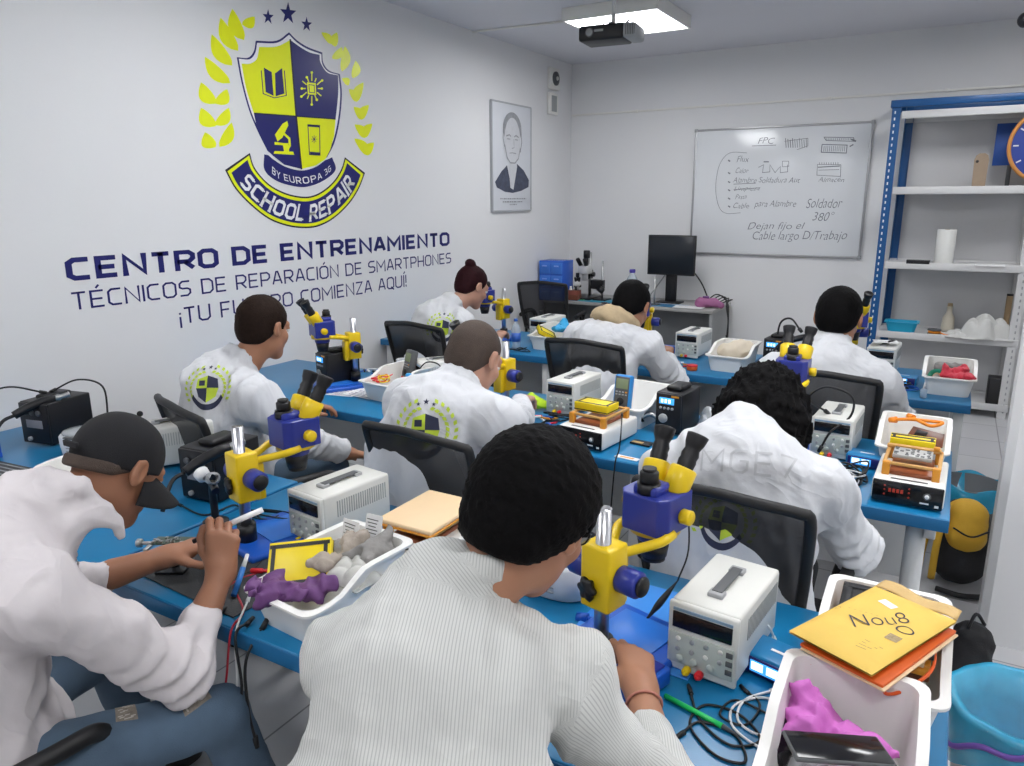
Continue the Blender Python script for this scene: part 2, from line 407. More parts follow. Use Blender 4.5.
# ---------------------------------------------------------------- wall lettering (vinyl on the left wall)
XV = XL+.0015
def quads_on_wall(mb, quads, fn, x=XV, sub=1):
    for q in quads:
        mb.add([V((x, *fn(a, b))) for a, b in q], [[0,1,2,3]])
def wall_text(name, txt, wgt, pl, pr, cap_l, label, m, gap=.3):
    """baseline px points pl, pr; cap top px at left"""
    A = onx(*pl, XL); B = onx(*pr, XL); T = onx(*cap_l, XL); hh = (T.z-A.z)
    q, W = letters(txt, wgt, gap); sx = (B.y-A.y)/W
    dz = (B.z-A.z)/(B.y-A.y)
    o = thing(name, label, 'wall lettering', (XV, A.y, A.z))
    x0_ = 0; i0 = 0
    for word in txt.split(' '):
        qq, wl = letters(word, wgt, gap); mb = MB()
        for quad in qq: mb.add([(0, (a+x0_)*sx, b*hh+dz*(a+x0_)*sx) for a, b in quad], [[0,1,2,3]])
        mb.build('lettered_word', m, o); x0_ += wl+gap+.5

wall_text('wall_lettering', 'CENTRO DE ENTRENAMIENTO', .21, (67,281.5), (449.5,245.5), (66,258), 'largest bold navy line of lettering on the wall reading CENTRO DE ENTRENAMIENTO', Mnavy, .09)
wall_text('wall_lettering', 'TÉCNICOS DE REPARACIÓN DE SMARTPHONES', .115, (72,310.5), (451,263), (70,292.5), 'thin navy middle line of wall lettering beginning TÉCNICOS DE REPARACIÓN', Mnavy, .13)
wall_text('wall_lettering', '¡TU FUTURO COMIENZA AQUÍ!', .115, (180,324.5), (406.5,286.5), (179,308), 'thin navy bottom line of wall lettering reading ¡TU FUTURO COMIENZA AQUÍ!', Mnavy, .13)
# logo: traced on the wall plane
def W2(px, py): p = onx(px, py, XL); return (p.y, p.z)
logo0 = W2(292, 140)
logo = thing('wall_emblem', 'large navy and lime shield emblem with SCHOOL REPAIR ribbon on the wall', 'emblem', (XL, logo0[0], logo0[1]))
def lp(px, py, x): a = W2(px, py); return (x, a[0]-logo0[0], a[1]-logo0[1])
def lpoly(mb, pts, x):
    mb.add([lp(a, b, x) for a, b in pts], [list(range(len(pts)))])
def Z1(a, b): return (190+a/5.105, b/5.105)        # crop pixels of the upper zoom
def Z2(a, b): return (190+a/5.105, 120+b/5.105)
def sp(P, k=5, f=Z1): return [ (q.x, q.y) for q in catmull([(*f(*p), 0) for p in P], k)]
# shield outline pieces
out = (sp([(505,165),(440,208),(335,208)]) + sp([(335,208),(325,262),(295,295),(238,292)]) + sp([(238,292),(262,420),(300,560),(345,670),(395,770)]) +
       [Z2(a, b) for a, b in [(420,178),(490,222),(555,243)]] + [Z2(640,228)] + sp([(700,802),(738,725),(764,610),(775,480),(765,378)]) + sp([(765,378),(710,360),(680,320),(675,268)]) + sp([(675,268),(600,240),(545,205),(505,165)]))
def shrink(P, k, c=(285, 105)): return [(c[0]+(x-c[0])*k, c[1]+(y-c[1])*k) for x, y in P]
mb = MB(); lpoly(mb, out, .001); mb.build('shield_outline', Mnavy, logo)
mb = MB(); lpoly(mb, shrink(out, .965, (291,100)), .0016); mb.build('shield_border', Mvwhite, logo)
cx0, cy0 = Z1(540,595)
TL = sp([(510,205),(440,238),(352,240)]) + sp([(352,240),(340,300),(305,325),(262,325)]) + sp([(262,325),(285,450),(325,580)]) + [Z1(540,595)]
TR = [Z1(512,205)] + sp([(512,205),(560,240),(610,268),(660,280)]) + sp([(660,280),(665,320),(700,370),(755,385)]) + sp([(755,385),(755,480),(742,608)]) + [Z1(540,595)]
BL = [Z1(325,580), Z1(540,595), Z2(568,250)] + [Z2(480,228), Z2(420,180), Z2(385,130), Z2(340,40)]
BR = [Z1(540,595), Z1(742,608)] + [Z2(735,80), Z2(715,150), Z2(690,200), Z2(640,232), Z2(568,250)]
mb = MB().use(Mlime); lpoly(mb, TL, .0022); lpoly(mb, BR, .0022); mb.use(Mnavy); lpoly(mb, TR, .0022); lpoly(mb, BL, .0022); mb.build('shield_quarters', None, logo)
def lstroke(mb, P, wd, x, closed=False):
    for q in ribbon(P, wd, closed): mb.add([lp(a, b, x) for a, b in q], [[0,1,2,3]])
mb = MB(); lstroke(mb, [Z1(510,200), cxy := Z1(541,595), Z2(568,252)], 1.6, .0026); lstroke(mb, [Z1(325,578), Z1(742,608)], 1.2, .0026); mb.build('shield_divider', Mdline, logo)
# book
mb = MB()
for P in ([(375,345),(415,368),(425,490),(385,470)], [(432,375),(468,348),(480,478),(436,492)]): lpoly(mb, [Z1(*p) for p in P], .003)
for P in ([(362,360),(372,478),(428,500),(490,488),(480,360)],): lstroke(mb, [Z1(*p) for p in P], .9, .003)
mb.build('book_symbol', Mnavy, logo)
# chip symbol
mb = MB().use(Mlime); lpoly(mb, [Z1(*p) for p in [(595,420),(640,425),(643,485),(600,482)]], .003)
for k in range(12):
    a = k*PI/6; c = Z1(620,452); r1 = 12/1.0; d = (math.cos(a), math.sin(a))
    lstroke(mb, [(c[0]+d[0]*6, c[1]+d[1]*7.5), (c[0]+d[0]*(9+2*(k%2)), c[1]+d[1]*(12+3*(k%2)))], 1.1, .003)
    if k % 3 != 1: lpoly(mb, ell2(c[0]+d[0]*(10+2*(k%2)), c[1]+d[1]*(13+3*(k%2)), 1.3, 1.3, 10), .0031)
mb.use(Mnavy); lstroke(mb, [Z1(*p) for p in [(605,432),(632,436),(634,474),(608,472)]], .7, .0034, True)
mb.build('chip_symbol', None, logo)
# microscope symbol
mb = MB().use(Mlime)
for P in ([(470,20),(495,5),(500,28),(470,90),(445,110),(432,75)],): lpoly(mb, [Z2(*p) for p in P], .003)
lstroke(mb, [Z2(*p) for p in [(478,70),(505,95),(508,130),(490,160)]], 2.2, .003)
lpoly(mb, [Z2(*p) for p in [(430,112),(480,118),(480,130),(430,126)]], .003)
lpoly(mb, [Z2(*p) for p in [(430,158),(525,162),(530,178),(425,172)]], .003); lpoly(mb, [Z2(*p) for p in [(470,118),(500,118),(505,162),(478,160)]], .0031)
mb.build('microscope_symbol', None, logo)
mb = MB(); lstroke(mb, [Z2(*p) for p in [(600,24),(660,28),(662,180),(608,176)]], .8, .003, True)
lpoly(mb, [Z2(*p) for p in [(602,22),(658,26),(658,38),(602,34)]], .003); lpoly(mb, [Z2(*p) for p in [(610,162),(664,166),(664,182),(612,178)]], .003)
for k in range(8): a = k*PI/4; c = Z2(632,98); lstroke(mb, [c, (c[0]+3*math.cos(a), c[1]+4*math.sin(a))], .5, .003)
mb.build('phone_symbol', Mnavy, logo)
# stars
def star(mb, c, r, x, lean=0):
    P = []
    for k in range(10):
        a = -PI/2+k*PI/5; rr = r if k % 2 == 0 else r*.4
        P.append((c[0]+rr*math.cos(a)*.92, c[1]+rr*math.sin(a)*1.25+lean*rr*math.cos(a)))
    mb.add([lp(c[0], c[1], x)]+[lp(a, b, x) for a, b in P], [[0, 1+i, 1+(i+1) % 10] for i in range(10)])
for c, r in (((288,13.5),9.3),((268,17),6.4),((306.5,24.5),6.2)):
    mb = MB(); star(mb, c, r, .001, .1); mb.build('star', Mnavy, logo)
# inner ribbon, outer ribbon
def arcpt(C, rx, ry, a): return (C[0]+rx*math.cos(a), C[1]+ry*math.sin(a))
inn_o = sp([(378,175),(380,255),(440,310),(530,338),(600,340),(680,310),(742,255),(725,190)], 6, Z2)
inn_i = [Z2(705,200)] + sp([(690,205),(640,240),(570,258),(490,240),(430,205),(400,180)], 6, Z2)
mb = MB(); lpoly(mb, inn_o+inn_i, .0012); mb.build('inner_ribbon', Mnavy, logo)
up = [(305,168),(330,245),(400,325),(480,370),(560,390),(620,388),(680,360),(735,310),(772,250),(790,190)]
lo = [(178,255),(230,350),(310,435),(400,505),(490,540),(570,552),(650,545),(730,505),(810,430),(862,350),(893,270)]
def strip(mb, U, L_, x, fu, fl, n=40):
    def at(P, t):
        t *= len(P)-1; i = min(int(t), len(P)-2); f = t-i; return (P[i][0]*(1-f)+P[i+1][0]*f, P[i][1]*(1-f)+P[i+1][1]*f)
    def pt(s, v): a, b = at(U, s), at(L_, s); return (a[0]*(1-v)+b[0]*v, a[1]*(1-v)+b[1]*v)
    e = fu[1]
    for i in range(n):
        s0, s1 = e+(1-2*e)*i/n, e+(1-2*e)*(i+1)/n
        mb.add([lp(*pt(s0, fu[0]), x), lp(*pt(s0, fl), x), lp(*pt(s1, fl), x), lp(*pt(s1, fu[0]), x)], [[0,1,2,3]])
    return pt
U = sp(up, 5, Z2); Lo = sp(lo, 5, Z2)
mb = MB(); pt = strip(mb, U, Lo, .001, (0, 0), 1); mb.build('ribbon_outline', Mdline, logo)
mb = MB(); strip(mb, U, Lo, .0016, (.05, .012), .95); mb.build('ribbon_border', Mlime, logo)
mb = MB(); strip(mb, U, Lo, .0022, (.15, .03), .85); mb.build('ribbon_band', Mnavy, logo)
q, W = letters('SCHOOL REPAIR', .20, .12, .12)
for lo_, hi_ in ((0, .52), (.52, 1)):
    mb = MB()
    for quad in q:
        if lo_ <= sum(a for a, b in quad)/4/W < hi_: mb.add([lp(*pt(.10+.80*a/W, .78-.52*b), .003) for a, b in quad], [[0,1,2,3]])
    mb.build('ribbon_word', Mvwhite, logo)
q, W = letters('BY EUROPA 3G', .15, .22, .08)
iu = sp([(392,200),(440,245),(490,270),(560,282),(640,270),(690,240),(728,210)], 5, Z2); il = sp([(392,258),(440,300),(500,322),(570,335),(650,318),(700,285),(735,250)], 5, Z2)
def pt2(s, v):
    def at(P, t): t = max(0, min(1, t))*(len(P)-1); i = min(int(t), len(P)-2); f = t-i; return (P[i][0]*(1-f)+P[i+1][0]*f, P[i][1]*(1-f)+P[i+1][1]*f)
    a, b = at(iu, s), at(il, s); return (a[0]*(1-v)+b[0]*v, a[1]*(1-v)+b[1]*v)
mb = MB()
for quad in q: mb.add([lp(*pt2(.09+.84*a/W, .84-.66*b), .003) for a, b in quad], [[0,1,2,3]])
mb.build('small_lettering', Mvwhite, logo)
# laurel leaves
def leaf(a, b, wd, side):
    d = (b[0]-a[0], b[1]-a[1]); l = math.hypot(*d); n = (-d[1]/l*side, d[0]/l*side); P1_ = []; P2_ = []
    for i in range(9):
        t = i/8; wv = wd*math.sin(PI*min(1, t*1.02))**.7*(1-.25*t) if 0 < t < 1 else 0; cv = wd*.25*math.sin(PI*t)
        P1_.append((a[0]+d[0]*t+n[0]*(wv*.55+cv), a[1]+d[1]*t+n[1]*(wv*.55+cv))); P2_.append((a[0]+d[0]*t-n[0]*(wv*.55-cv), a[1]+d[1]*t-n[1]*(wv*.55-cv)))
    return P1_+P2_[::-1][1:-1]
leavesL = [((275,205),(215,45),60,-1),((245,260),(155,90),60,-1),((265,125),(330,85),50,1),((215,335),(110,175),60,-1),((205,425),(75,290),58,-1),((130,530),(55,420),60,-1),((130,530),(190,455),55,1),((130,645),(55,550),60,-1),((130,640),(198,550),52,1),((130,752),(75,675),60,-1),((150,750),(212,625),52,1)]
leavesR = [((720,225),(670,165),32,1),((740,240),(750,165),40,-1),((725,300),(775,240),38,1),((775,365),(790,235),44,1),((830,400),(845,310),40,1),((810,435),(775,400),30,1),((850,520),(810,455),40,1),((850,520),(885,420),42,-1),((875,612),(835,545),38,1),((875,612),(912,535),40,-1),((890,705),(840,635),40,1),((890,705),(930,630),40,-1)]
for li, (a, b, wd, sd) in enumerate(leavesL+leavesR+[((905,182+612),(838,95+612),42,1),((905,182+612),(938,115+612),42,-1)]):
    mb = MB(); P = leaf(Z1(*a), Z1(*b), wd*(1.2 if a[0] < 400 else 1.15)/5.1, sd); n = len(P); c = (sum(p[0] for p in P)/n, sum(p[1] for p in P)/n)
    hx = .001+.0005*(li % 2); mb.add([lp(*c, hx)]+[lp(*p, hx) for p in P], [[0, 1+i, 1+(i+1) % n] for i in range(n)]); mb.build('laurel_leaf', Mlime, logo)
# ---------------------------------------------------------------- whiteboard
YW = YB
wtl, wtr, wbl, wbr = ony(697,131,YW), ony(873.5,121.5,YW), ony(692,252.5,YW), ony(860,257.5,YW)
x0, x1, zt, zb = wtl.x, wtr.x, wtl.z, wbl.z
wb = thing('whiteboard', 'whiteboard covered in handwriting with a thin aluminium frame on the back wall', 'whiteboard', ((x0+x1)/2, YB, (zt+zb)/2))
ww, wh = x1-x0, zt-zb
MB().box((0,-.012,0),(ww-.01,.016,wh-.01),.001).build('board', mat('whiteboard_enamel', (.78,.80,.82), .16, var=.02, vs=3), wb)
mb = MB()
for s in (-1, 1): mb.box((0,-.014,s*wh/2),(ww,.024,.02),.004); mb.box((s*ww/2,-.014,0),(.02,.024,wh),.004)
mb.build('frame', mat('aluminium_frame', (.42,.42,.43), .35, .6), wb)
mb = MB()
for a in (-1, 1):
    for b in (-1, 1): mb.box((a*ww/2,-.015,b*wh/2),(.035,.03,.035),.01)
mb.build('corner_cap', Mgrey, wb)
Mink = mat('marker_ink', (.20,.21,.24), .6, var=.2, vs=40)
def bpt(px, py): p = ony(px, py, YB-.021); return V((p.x-wb.location.x, -.021, p.z-wb.location.z))
def C6(a, b): return (680+a/4.786, 110+b/4.786)
def bstroke(mb, P, wd=.005, k=0):
    Q = [bpt(*C6(*p)) for p in P]
    if k: Q = catmull(Q, k)
    for q in ribbon([(p.x, p.z) for p in Q], wd): mb.add([(a, -.0212, b) for a, b in q], [[0,1,2,3]])
def font_mesh(txt, size, shear=.35, off=0.0):
    cu = bpy.data.curves.new('t', 'FONT'); cu.body = txt; cu.size = size; cu.shear = shear; cu.offset = off
    ob = bpy.data.objects.new('t', cu); COL.objects.link(ob); bpy.context.view_layer.update()
    me = bpy.data.meshes.new_from_object(ob.evaluated_get(bpy.context.evaluated_depsgraph_get()))
    bpy.data.objects.remove(ob); bpy.data.curves.remove(cu)
    vs = [tuple(v.co) for v in me.vertices]; fs = [list(p.vertices) for p in me.polygons]; bpy.data.meshes.remove(me)
    return vs, fs
def btext(mb, txt, a, b, hpx, wpx):
    A = bpt(*C6(a, b)); B = bpt(*C6(a+wpx, b)); T = bpt(*C6(a, b-hpx))
    vs, fs = font_mesh(txt, 1, .3, -.012); W = max(v[0] for v in vs); s = (B.x-A.x)/W; hz = (T.z-A.z)/.73; dz = (B.z-A.z)/(B.x-A.x)
    rr = random.Random(txt)
    mb.add([(A.x+v[0]*s, -.0212, A.z+v[1]*hz+dz*v[0]*s+.004*math.sin(v[0]*5+a)) for v in vs], fs)
lines = [('FPC',368,160,30,85),('Flux',268,248,30,62),('Calor',262,302,26,66),('Alambre Soldadura Aut',252,348,28,322),('Limpieza',256,385,20,124),('Pasta',262,425,22,56),('Cable',250,470,26,80),('para Alambre',355,462,32,200),('Soldador',600,468,48,175),('380°',628,530,42,108),('Dejan fijo el',318,570,34,278),('Cable largo D/Trabajo',340,620,42,458),('Almacén',660,344,24,125)]
for i, (tx, a, b, hp, wp_) in enumerate(lines):
    mb = MB(); btext(mb, tx, a, b, hp, wp_); mb.build('handwriting', Mink, wb)
mb = MB()
for y in (243,302,345,384,424,462): bstroke(mb, [(230,y-3),(240,y+3)], .012)
bstroke(mb, [(345,172),(460,168)], .005)
bstroke(mb, [(320,205),(240,205),(195,250),(175,320),(172,400),(190,470),(225,495),(290,492)], .004, 5)
bstroke(mb, [(256,355),(362,350)]); bstroke(mb, [(256,382),(384,372)])
bstroke(mb, [(400,248),(425,248)], .01); bstroke(mb, [(490,245),(520,245),(520,270),(490,272),(490,245)], .004); bstroke(mb, [(375,275),(400,262),(395,300),(430,296),(430,262),(455,300),(480,270),(480,300),(515,296),(515,262)], .005)
# component drawings
for k in range(10): bstroke(mb, [(505+k*11,135+(k%3)*4),(508+k*11,180)], .006 if k < 4 else .004)
bstroke(mb, [(500,150),(612,135),(612,172),(560,190)], .004)
bstroke(mb, [(688,130),(830,132),(836,150),(700,146),(690,132)], .006); bstroke(mb, [(680,165),(800,168),(796,206),(676,202),(680,165)], .007)
for k in range(12): bstroke(mb, [(690+k*9,172),(688+k*9,198)], .004)
for k in range(14): bstroke(mb, [(700+k*9,135),(700+k*9,144)], .005)
bstroke(mb, [(820,140),(842,150)], .014); bstroke(mb, [(812,175),(830,165)], .01)
bstroke(mb, [(658,260),(770,262),(768,318),(655,312),(658,260)], .004); bstroke(mb, [(660,274),(765,268)], .008); bstroke(mb, [(662,288),(762,285)], .004)
for k in range(9): bstroke(mb, [(668+k*11,250),(668+k*11,262)], .004)
mb.build('drawn_sketches', Mink, wb)
# ---------------------------------------------------------------- desks
DZ = .75
def desk(x0, x1, y0, label, round_leg=False, dep=.78):
    t = thing('blue_desk', label, 'desk', ((x0+x1)/2, y0+dep/2, 0), group='rows of blue desks'); del t['group']
    w = x1-x0; hx, hy = w/2, dep/2
    MB().box((0,0,DZ-.0225),(w-.004,dep,.045),.004).build('desktop', Mdesk, t)
    mb = MB().box((0,-hy-.001,DZ-.024),(w-.004,.004,.042),.001).box((hx-.003,0,DZ-.024),(.004,dep,.042),.001); mb.build('edge_band', Mdeskedge, t)
    for sx in (-1, 1):
        for sy in (-1, 1):
            if round_leg and sx == 1: MB().cyl((sx*(hx-.09), sy*(hy-.12), 0), (sx*(hx-.09), sy*(hy-.12), DZ-.045), .032, n=24).build('leg', Mleg, t)
            else: MB().box((sx*(hx-.05), sy*(hy-.06), (DZ-.045)/2), (.05,.05,DZ-.045), .004).build('leg', Mleg, t)
    MB().box((0,hy-.20,.47),(w-.16,.018,.44),.002).build('modesty_panel', Mleg, t)
    mb = MB()
    for sx in (-1, 1): mb.box((sx*(hx-.05),0,DZ-.09),(.035,dep-.16,.04),.003)
    mb.build('crossbar', Mleg, t)
    return t
desk(XL+.02, -1.98, 1.04, 'front row blue desk against the left wall, under the black hot-air station')
desk(-1.97, -.96, 1.04, 'front row blue desk with its middle microscope, beside the man in the cap')
desk(-.95, .10, 1.04, 'front row blue desk at the right, holding the nearest microscope and white bins', True)
desk(XL+.02, -1.99, 2.60, 'second row blue desk against the left wall')
desk(-1.98, -.93, 2.60, 'second row blue desk in the middle, holding the yellow battery box')
desk(-.92, .09, 2.60, 'second row blue desk at the right with the round white leg', True)
desk(XL+.02, -2.19, 4.22, 'third row blue desk against the left wall')
desk(-2.17, -1.0, 4.20, 'third row blue desk in the middle, before the person in the beige hood')
desk(-.99, .165, 4.20, 'third row blue desk at the right, in front of the shelving')
# grey back table
t = thing('grey_table', 'grey table along the back wall carrying the computer monitor', 'table', (-2.72, 7.1, 0))
MB().box((0,0,.735),(1.76,.66,.03),.004).build('tabletop', mat('grey_tabletop', (.33,.33,.32), .4), t)
MB().box((.86,0,.36),(.025,.62,.72),.002).build('side_panel', mat('grey_panel2', (.30,.31,.31), .5), t)
MB().box((-.86,0,.36),(.025,.62,.72),.002).build('side_panel', mat('grey_panel2'), t)
MB().box((0,.1,.40),(1.68,.02,.6),.002).build('modesty_panel', mat('grey_panel3', (.20,.21,.22), .5), t)
# ---------------------------------------------------------------- shelving
t = thing('storage_shelving', 'tall blue and white metal shelving unit against the back wall', 'shelving', (0, 7.2, 0))
Msb = mat('shelf_blue', (.01,.09,.27), .35, var=.08); Msw = mat('shelf_white', (.66,.66,.66), .45, var=.02)
sx0, sx1, sy0, sy1 = -.515, .515, -.2, .22
def post(x, y, m, zt, dx, dy, nm='post'):
    mb = MB().box((x+dx*.03, y, zt/2), (.06,.003,zt)).box((x, y+dy*.03, zt/2), (.003,.06,zt)).box((x+dx*.06, y+dy*.012, zt/2), (.003,.025,zt)); o = mb.build(nm, m, t)
    h = MB()
    z = .06
    while z < zt-.05:
        h.box((x+dx*.022, y-dy*.002, z), (.010,.002,.022), .0009,1); h.box((x-dx*.002, y+dy*.022, z+.02), (.002,.010,.022), .0009,1); z += .05
    h.build('slot_row', Mvwhite if m is Msb else Mgrey, o); return o
post(sx0-.04, sy0, Msb, 2.50, 1, 1); post(sx0+.035, sy1, Msb, 2.50, 1, -1)
post(sx1, sy0, Msw, 2.50, -1, 1); post(sx1, sy1, Msw, 2.50, -1, -1)
MB().box((0,sy0,2.475),(sx1-sx0+.10,.03,.055),.003).box((0,sy1,2.475),(sx1-sx0+.10,.03,.055),.003).box((sx0-.04,0,2.475),(.03,.42,.055),.003).build('top_beam', Msb, t)
for z in (2.40, 1.815, 1.215, .635, .10):
    mb = MB().box((.02,.01,z),(sx1-sx0-.02,.42,.008)).box((.02,sy0-.002,z-.012),(sx1-sx0-.02,.012,.058),.003).box((.02,sy1,z-.012),(sx1-sx0-.02,.012,.058),.003); mb.build('shelf_board', Msw, t)
MB().box((.05,.235,1.25),(.96,.004,2.4)).build('back_sheet', mat('shelf_back', (.55,.55,.56), .5, var=.02), t)
# shelf contents
def at_shelf(px, z, py=None): return onz(px, py, z)
SY = 7.10
def sx(px, py): return ony(px, py, SY).x
t = thing('phone_case', 'tan phone case standing upright on the top white shelf', 'phone case', (sx(981,165), SY, 1.821), rot=(-.12,0,0))
MB().prism([(-.045+.0,0),(.045,0),(.05,.21),(.042,.245),(.02,.262),(-.02,.262),(-.04,.245),(-.05,.21)], -.008, .008, 'y').build('shell', mat('tan_leather', (.30,.22,.15), .5, var=.1, bump=.2), t)
MB().lathe([(0,0),(.011,0),(.011,.003),(0,.003)], (-.028,-.008,.20),(0,-1,0),14).build('camera_hole', Mblack, t)
t = thing('wall_clock', 'round clock with orange rim and blue face leaning on the top shelf', 'clock', (ony(1053,148,7.02).x, 7.05, 1.821+.285), rot=(-.06,0,0))
MB().lathe([(0,0),(.27,0),(.285,.01),(.29,.025),(.275,.035),(.262,.028),(.262,.012)], (0,.015,.02),(0,-1,0),48).build('rim', mat('clock_rim', (.62,.27,.07), .4), t)
MB().lathe([(0,.0),(.262,0)], (0,.003,.02),(0,-1,0),48).build('face', mat('clock_face', (.02,.05,.30), .4), t)
mb = MB()
for k in range(12):
    a = k*PI/6; d = V((math.cos(a),0,math.sin(a))); c = V((0,.0,.02)); mb.box(c+d*.232, (.035,.002,.010), rot=(0,-a,0))
mb.box((.03,-.002,.09),(.010,.002,.15),rot=(0,.5,0)).box((-.05,-.003,.02),(.11,.002,.010)); mb.build('hand_marks', Mpaper, t)
t = thing('blue_card', 'dark blue square card behind the orange-rimmed clock', 'card', (ony(1012,150,7.25).x, 7.25, 1.821), rot=(-.06,0,0))
MB().box((0,0,.33),(.24,.006,.32),.001,rot=None).build('card', mat('card_blue', (.01,.06,.28), .5), t)
MB().box((0,.02,.10),(.03,.04,.20),.002).box((0,.0,.006),(.14,.08,.012),.002).build('stand', Mdgrey, t)
t = thing('paper_roll', 'white paper roll standing on the second shelf', 'roll', (sx(946,240), SY+.02, 1.219))
MB().lathe([(.02,0),(.068,0),(.070,.01),(.070,.27),(.068,.275),(.02,.275),(.02,0)], n=28).build('roll', mat('paper_roll_white', (.78,.78,.75), .8, var=.03), t)
MB().lathe([(.0205,.001),(.018,.001),(.018,.276),(.0205,.276)], n=20).build('core', mat('cardboard', (.4,.28,.16), .8), t)
t = thing('black_tray', 'flat black box lying on the second shelf', 'box', (sx(919,257), SY-.05, 1.219))
MB().box((0,0,.0125),(.17,.12,.025),.004).build('case', Mblack, t); MB().box((0,0,.027),(.172,.122,.004),.001).build('lid', Mblack2, t)
t = thing('paper_stack', 'thin stack of white paper on the second shelf edge', 'paper', (sx(990,262), SY-.05, 1.219))
MB().box((0,0,.006),(.20,.14,.012),.001).build('sheets', Mpaper, t)
t = thing('blue_basket', 'sky blue plastic basket on the third shelf', 'basket', (ony(902,322,7.06).x, 7.06, .639))
def tray_mesh(w, d, h, t=.006, taper=.82, front=.6, rim=.012, mt=Mtray, scoop=True):
    """open tapered bin with a flared rim; the front (-y) end is lower"""
    n = 12
    def loop(sx, sy, z, zs=None, r=.03):
        P = []
        for cx, cy, a0 in ((sx-r, sy-r, 0), (-sx+r, sy-r, PI/2), (-sx+r, -sy+r, PI), (sx-r, -sy+r, 1.5*PI)):
            for k in range(5): a = a0+k*PI/8; P.append((cx+r*math.cos(a), cy+r*math.sin(a)))
        Q = []
        # densify long sides
        for i in range(len(P)):
            a, b = P[i], P[(i+1) % len(P)]; Q.append(a); L_ = math.hypot(b[0]-a[0], b[1]-a[1])
            if L_ > .05:
                for k in range(1, 8): Q.append((a[0]+(b[0]-a[0])*k/8, a[1]+(b[1]-a[1])*k/8))
        out = []
        for x, y in Q:
            f = 1
            if scoop:
                s = (y+sy)/(2*sy); f = front+(1-front)*(0 if s < .22 else 1 if s > .55 else (lambda u: u*u*(3-2*u))((s-.22)/.33))
            out.append((x, y, z if z < h*.5 else z-h*(1-f)))
        return out
    mb = MB(); tw = taper
    L = [loop(w/2*tw-.0, d/2*tw, 0), loop(w/2, d/2, h-.006), loop(w/2+rim, d/2+rim, h-.006), loop(w/2+rim, d/2+rim, h), loop(w/2-t, d/2-t, h), loop(w/2*tw-t, d/2*tw-t, t)]
    m = len(L[0]); vs = [p for l in L for p in l]; fs = []
    for k in range(len(L)-1):
        for i in range(m): j = (i+1) % m; fs.append([k*m+i, k*m+j, (k+1)*m+j, (k+1)*m+i])
    mb.add(vs, fs, True); mb.add(vs, [list(range(m))[::-1], list(range(5*m, 6*m))])
    return mb
o = tray_mesh(.24,.16,.095,scoop=False).build('basket_shell', mat('basket_blue', (.01,.36,.58), .35), t); smooth_angle(o, 40)
t = thing('cable_reel', 'orange and black tape reel on the third shelf', 'reel', (ony(935,326,7.05).x, 7.05, .639))
MB().lathe([(.02,0),(.05,0),(.052,.01),(.03,.012),(.03,.035),(.052,.037),(.05,.047),(.02,.047),(.02,0)], n=24).build('hub', Mdgrey, t)
MB().lathe([(.03,.013),(.047,.015),(.047,.033),(.03,.035)], n=24).build('winding', mat('reel_orange', (.8,.25,.01), .4), t)
MB().tube([(.045,-.02,.02),(.09,-.05,.012),(.11,-.02,.01),(.08,.0,.008)], .005).build('loose_end', mat('reel_orange'), t)
t = thing('ornament_vase', 'small beige bottle standing at the back of the third shelf', 'bottle', (ony(951,300,7.28).x, 7.28, .639))
MB().lathe([(0,0),(.045,0),(.05,.03),(.045,.12),(.022,.16),(.02,.20),(.026,.21),(.026,.215),(0,.215)], n=24).build('bottle_body', mat('beige_glaze', (.58,.53,.43), .4), t)
MB().rcyl((0,0,.212),(0,0,.24),.019).build('stopper', mat('cork', (.4,.3,.18), .8), t)
# bundled white cloth
def cloth(name, label, cat, loc, sx_, sy_, h, m, seed=0, rz=0, fold=.5, parent=None, rough=.02):
    rr = random.Random(seed); ph = [rr.uniform(0, 6.28) for _ in range(8)]
    def f(u, v):
        x, y = (u-.5)*2, (v-.5)*2; r = math.sqrt(x*x+y*y); e = 1-min(1, r**3.0)
        a = math.atan2(y, x); k = 1+.14*math.sin(3*a+ph[0])+.10*math.sin(5*a+ph[1])
        rid = abs(math.sin(x*5.1+y*3.2+ph[2]+1.2*math.sin(y*2.5+ph[3])))*.5+abs(math.sin(y*4-x*2+ph[4]+math.sin(x*3+ph[5])))*.35
        z = h*e*(.45+fold*rid*1.2)+.001
        return V((x*sx_*k*(.92+.08*rid), y*sy_*k, z))
    t = thing(name, label, cat, loc, rz) if parent is None else parent
    mb = MB().grid(f, 34, 34); n = len(mb.v)
    o = mb.build('fabric', m, t); md = o.modifiers.new('solid', 'SOLIDIFY'); md.thickness = .003; md.offset = 1
    return t
cloth('white_cloth', 'crumpled white cloth heaped on the third shelf', 'cloth', (ony(990,326,7.1).x-.03, 7.08, .639), .21, .13, .20, mat('cloth_white', (.62,.62,.60), .9, bump=.3), 3)
cloth('white_cloth', 'flat end of white cloth trailing beside the orange reel on the third shelf', 'cloth', (ony(962,330,7.06).x-.02, 7.05, .639), .10, .09, .06, mat('cloth_white'), 5)
t = thing('cardboard_tube', 'brown cardboard tube leaning in the corner of the third shelf', 'tube', (.44, 7.30, .639))
MB().cyl((0,0,0),(0,.0,.33),.022).build('tube', mat('cardboard'), t); MB().rcyl((0,0,.325),(0,0,.34),.0235).build('end_cap', Mblack, t)
t = thing('black_speaker', 'small black box speaker on the bottom shelf', 'speaker', (ony(996,400,7.1).x, 7.1, .104))
MB().box((0,0,.11),(.15,.16,.22),.008).build('cabinet', Mblack, t); MB().box((0,-.082,.11),(.13,.006,.20),.003).build('grille', Mrub, t)

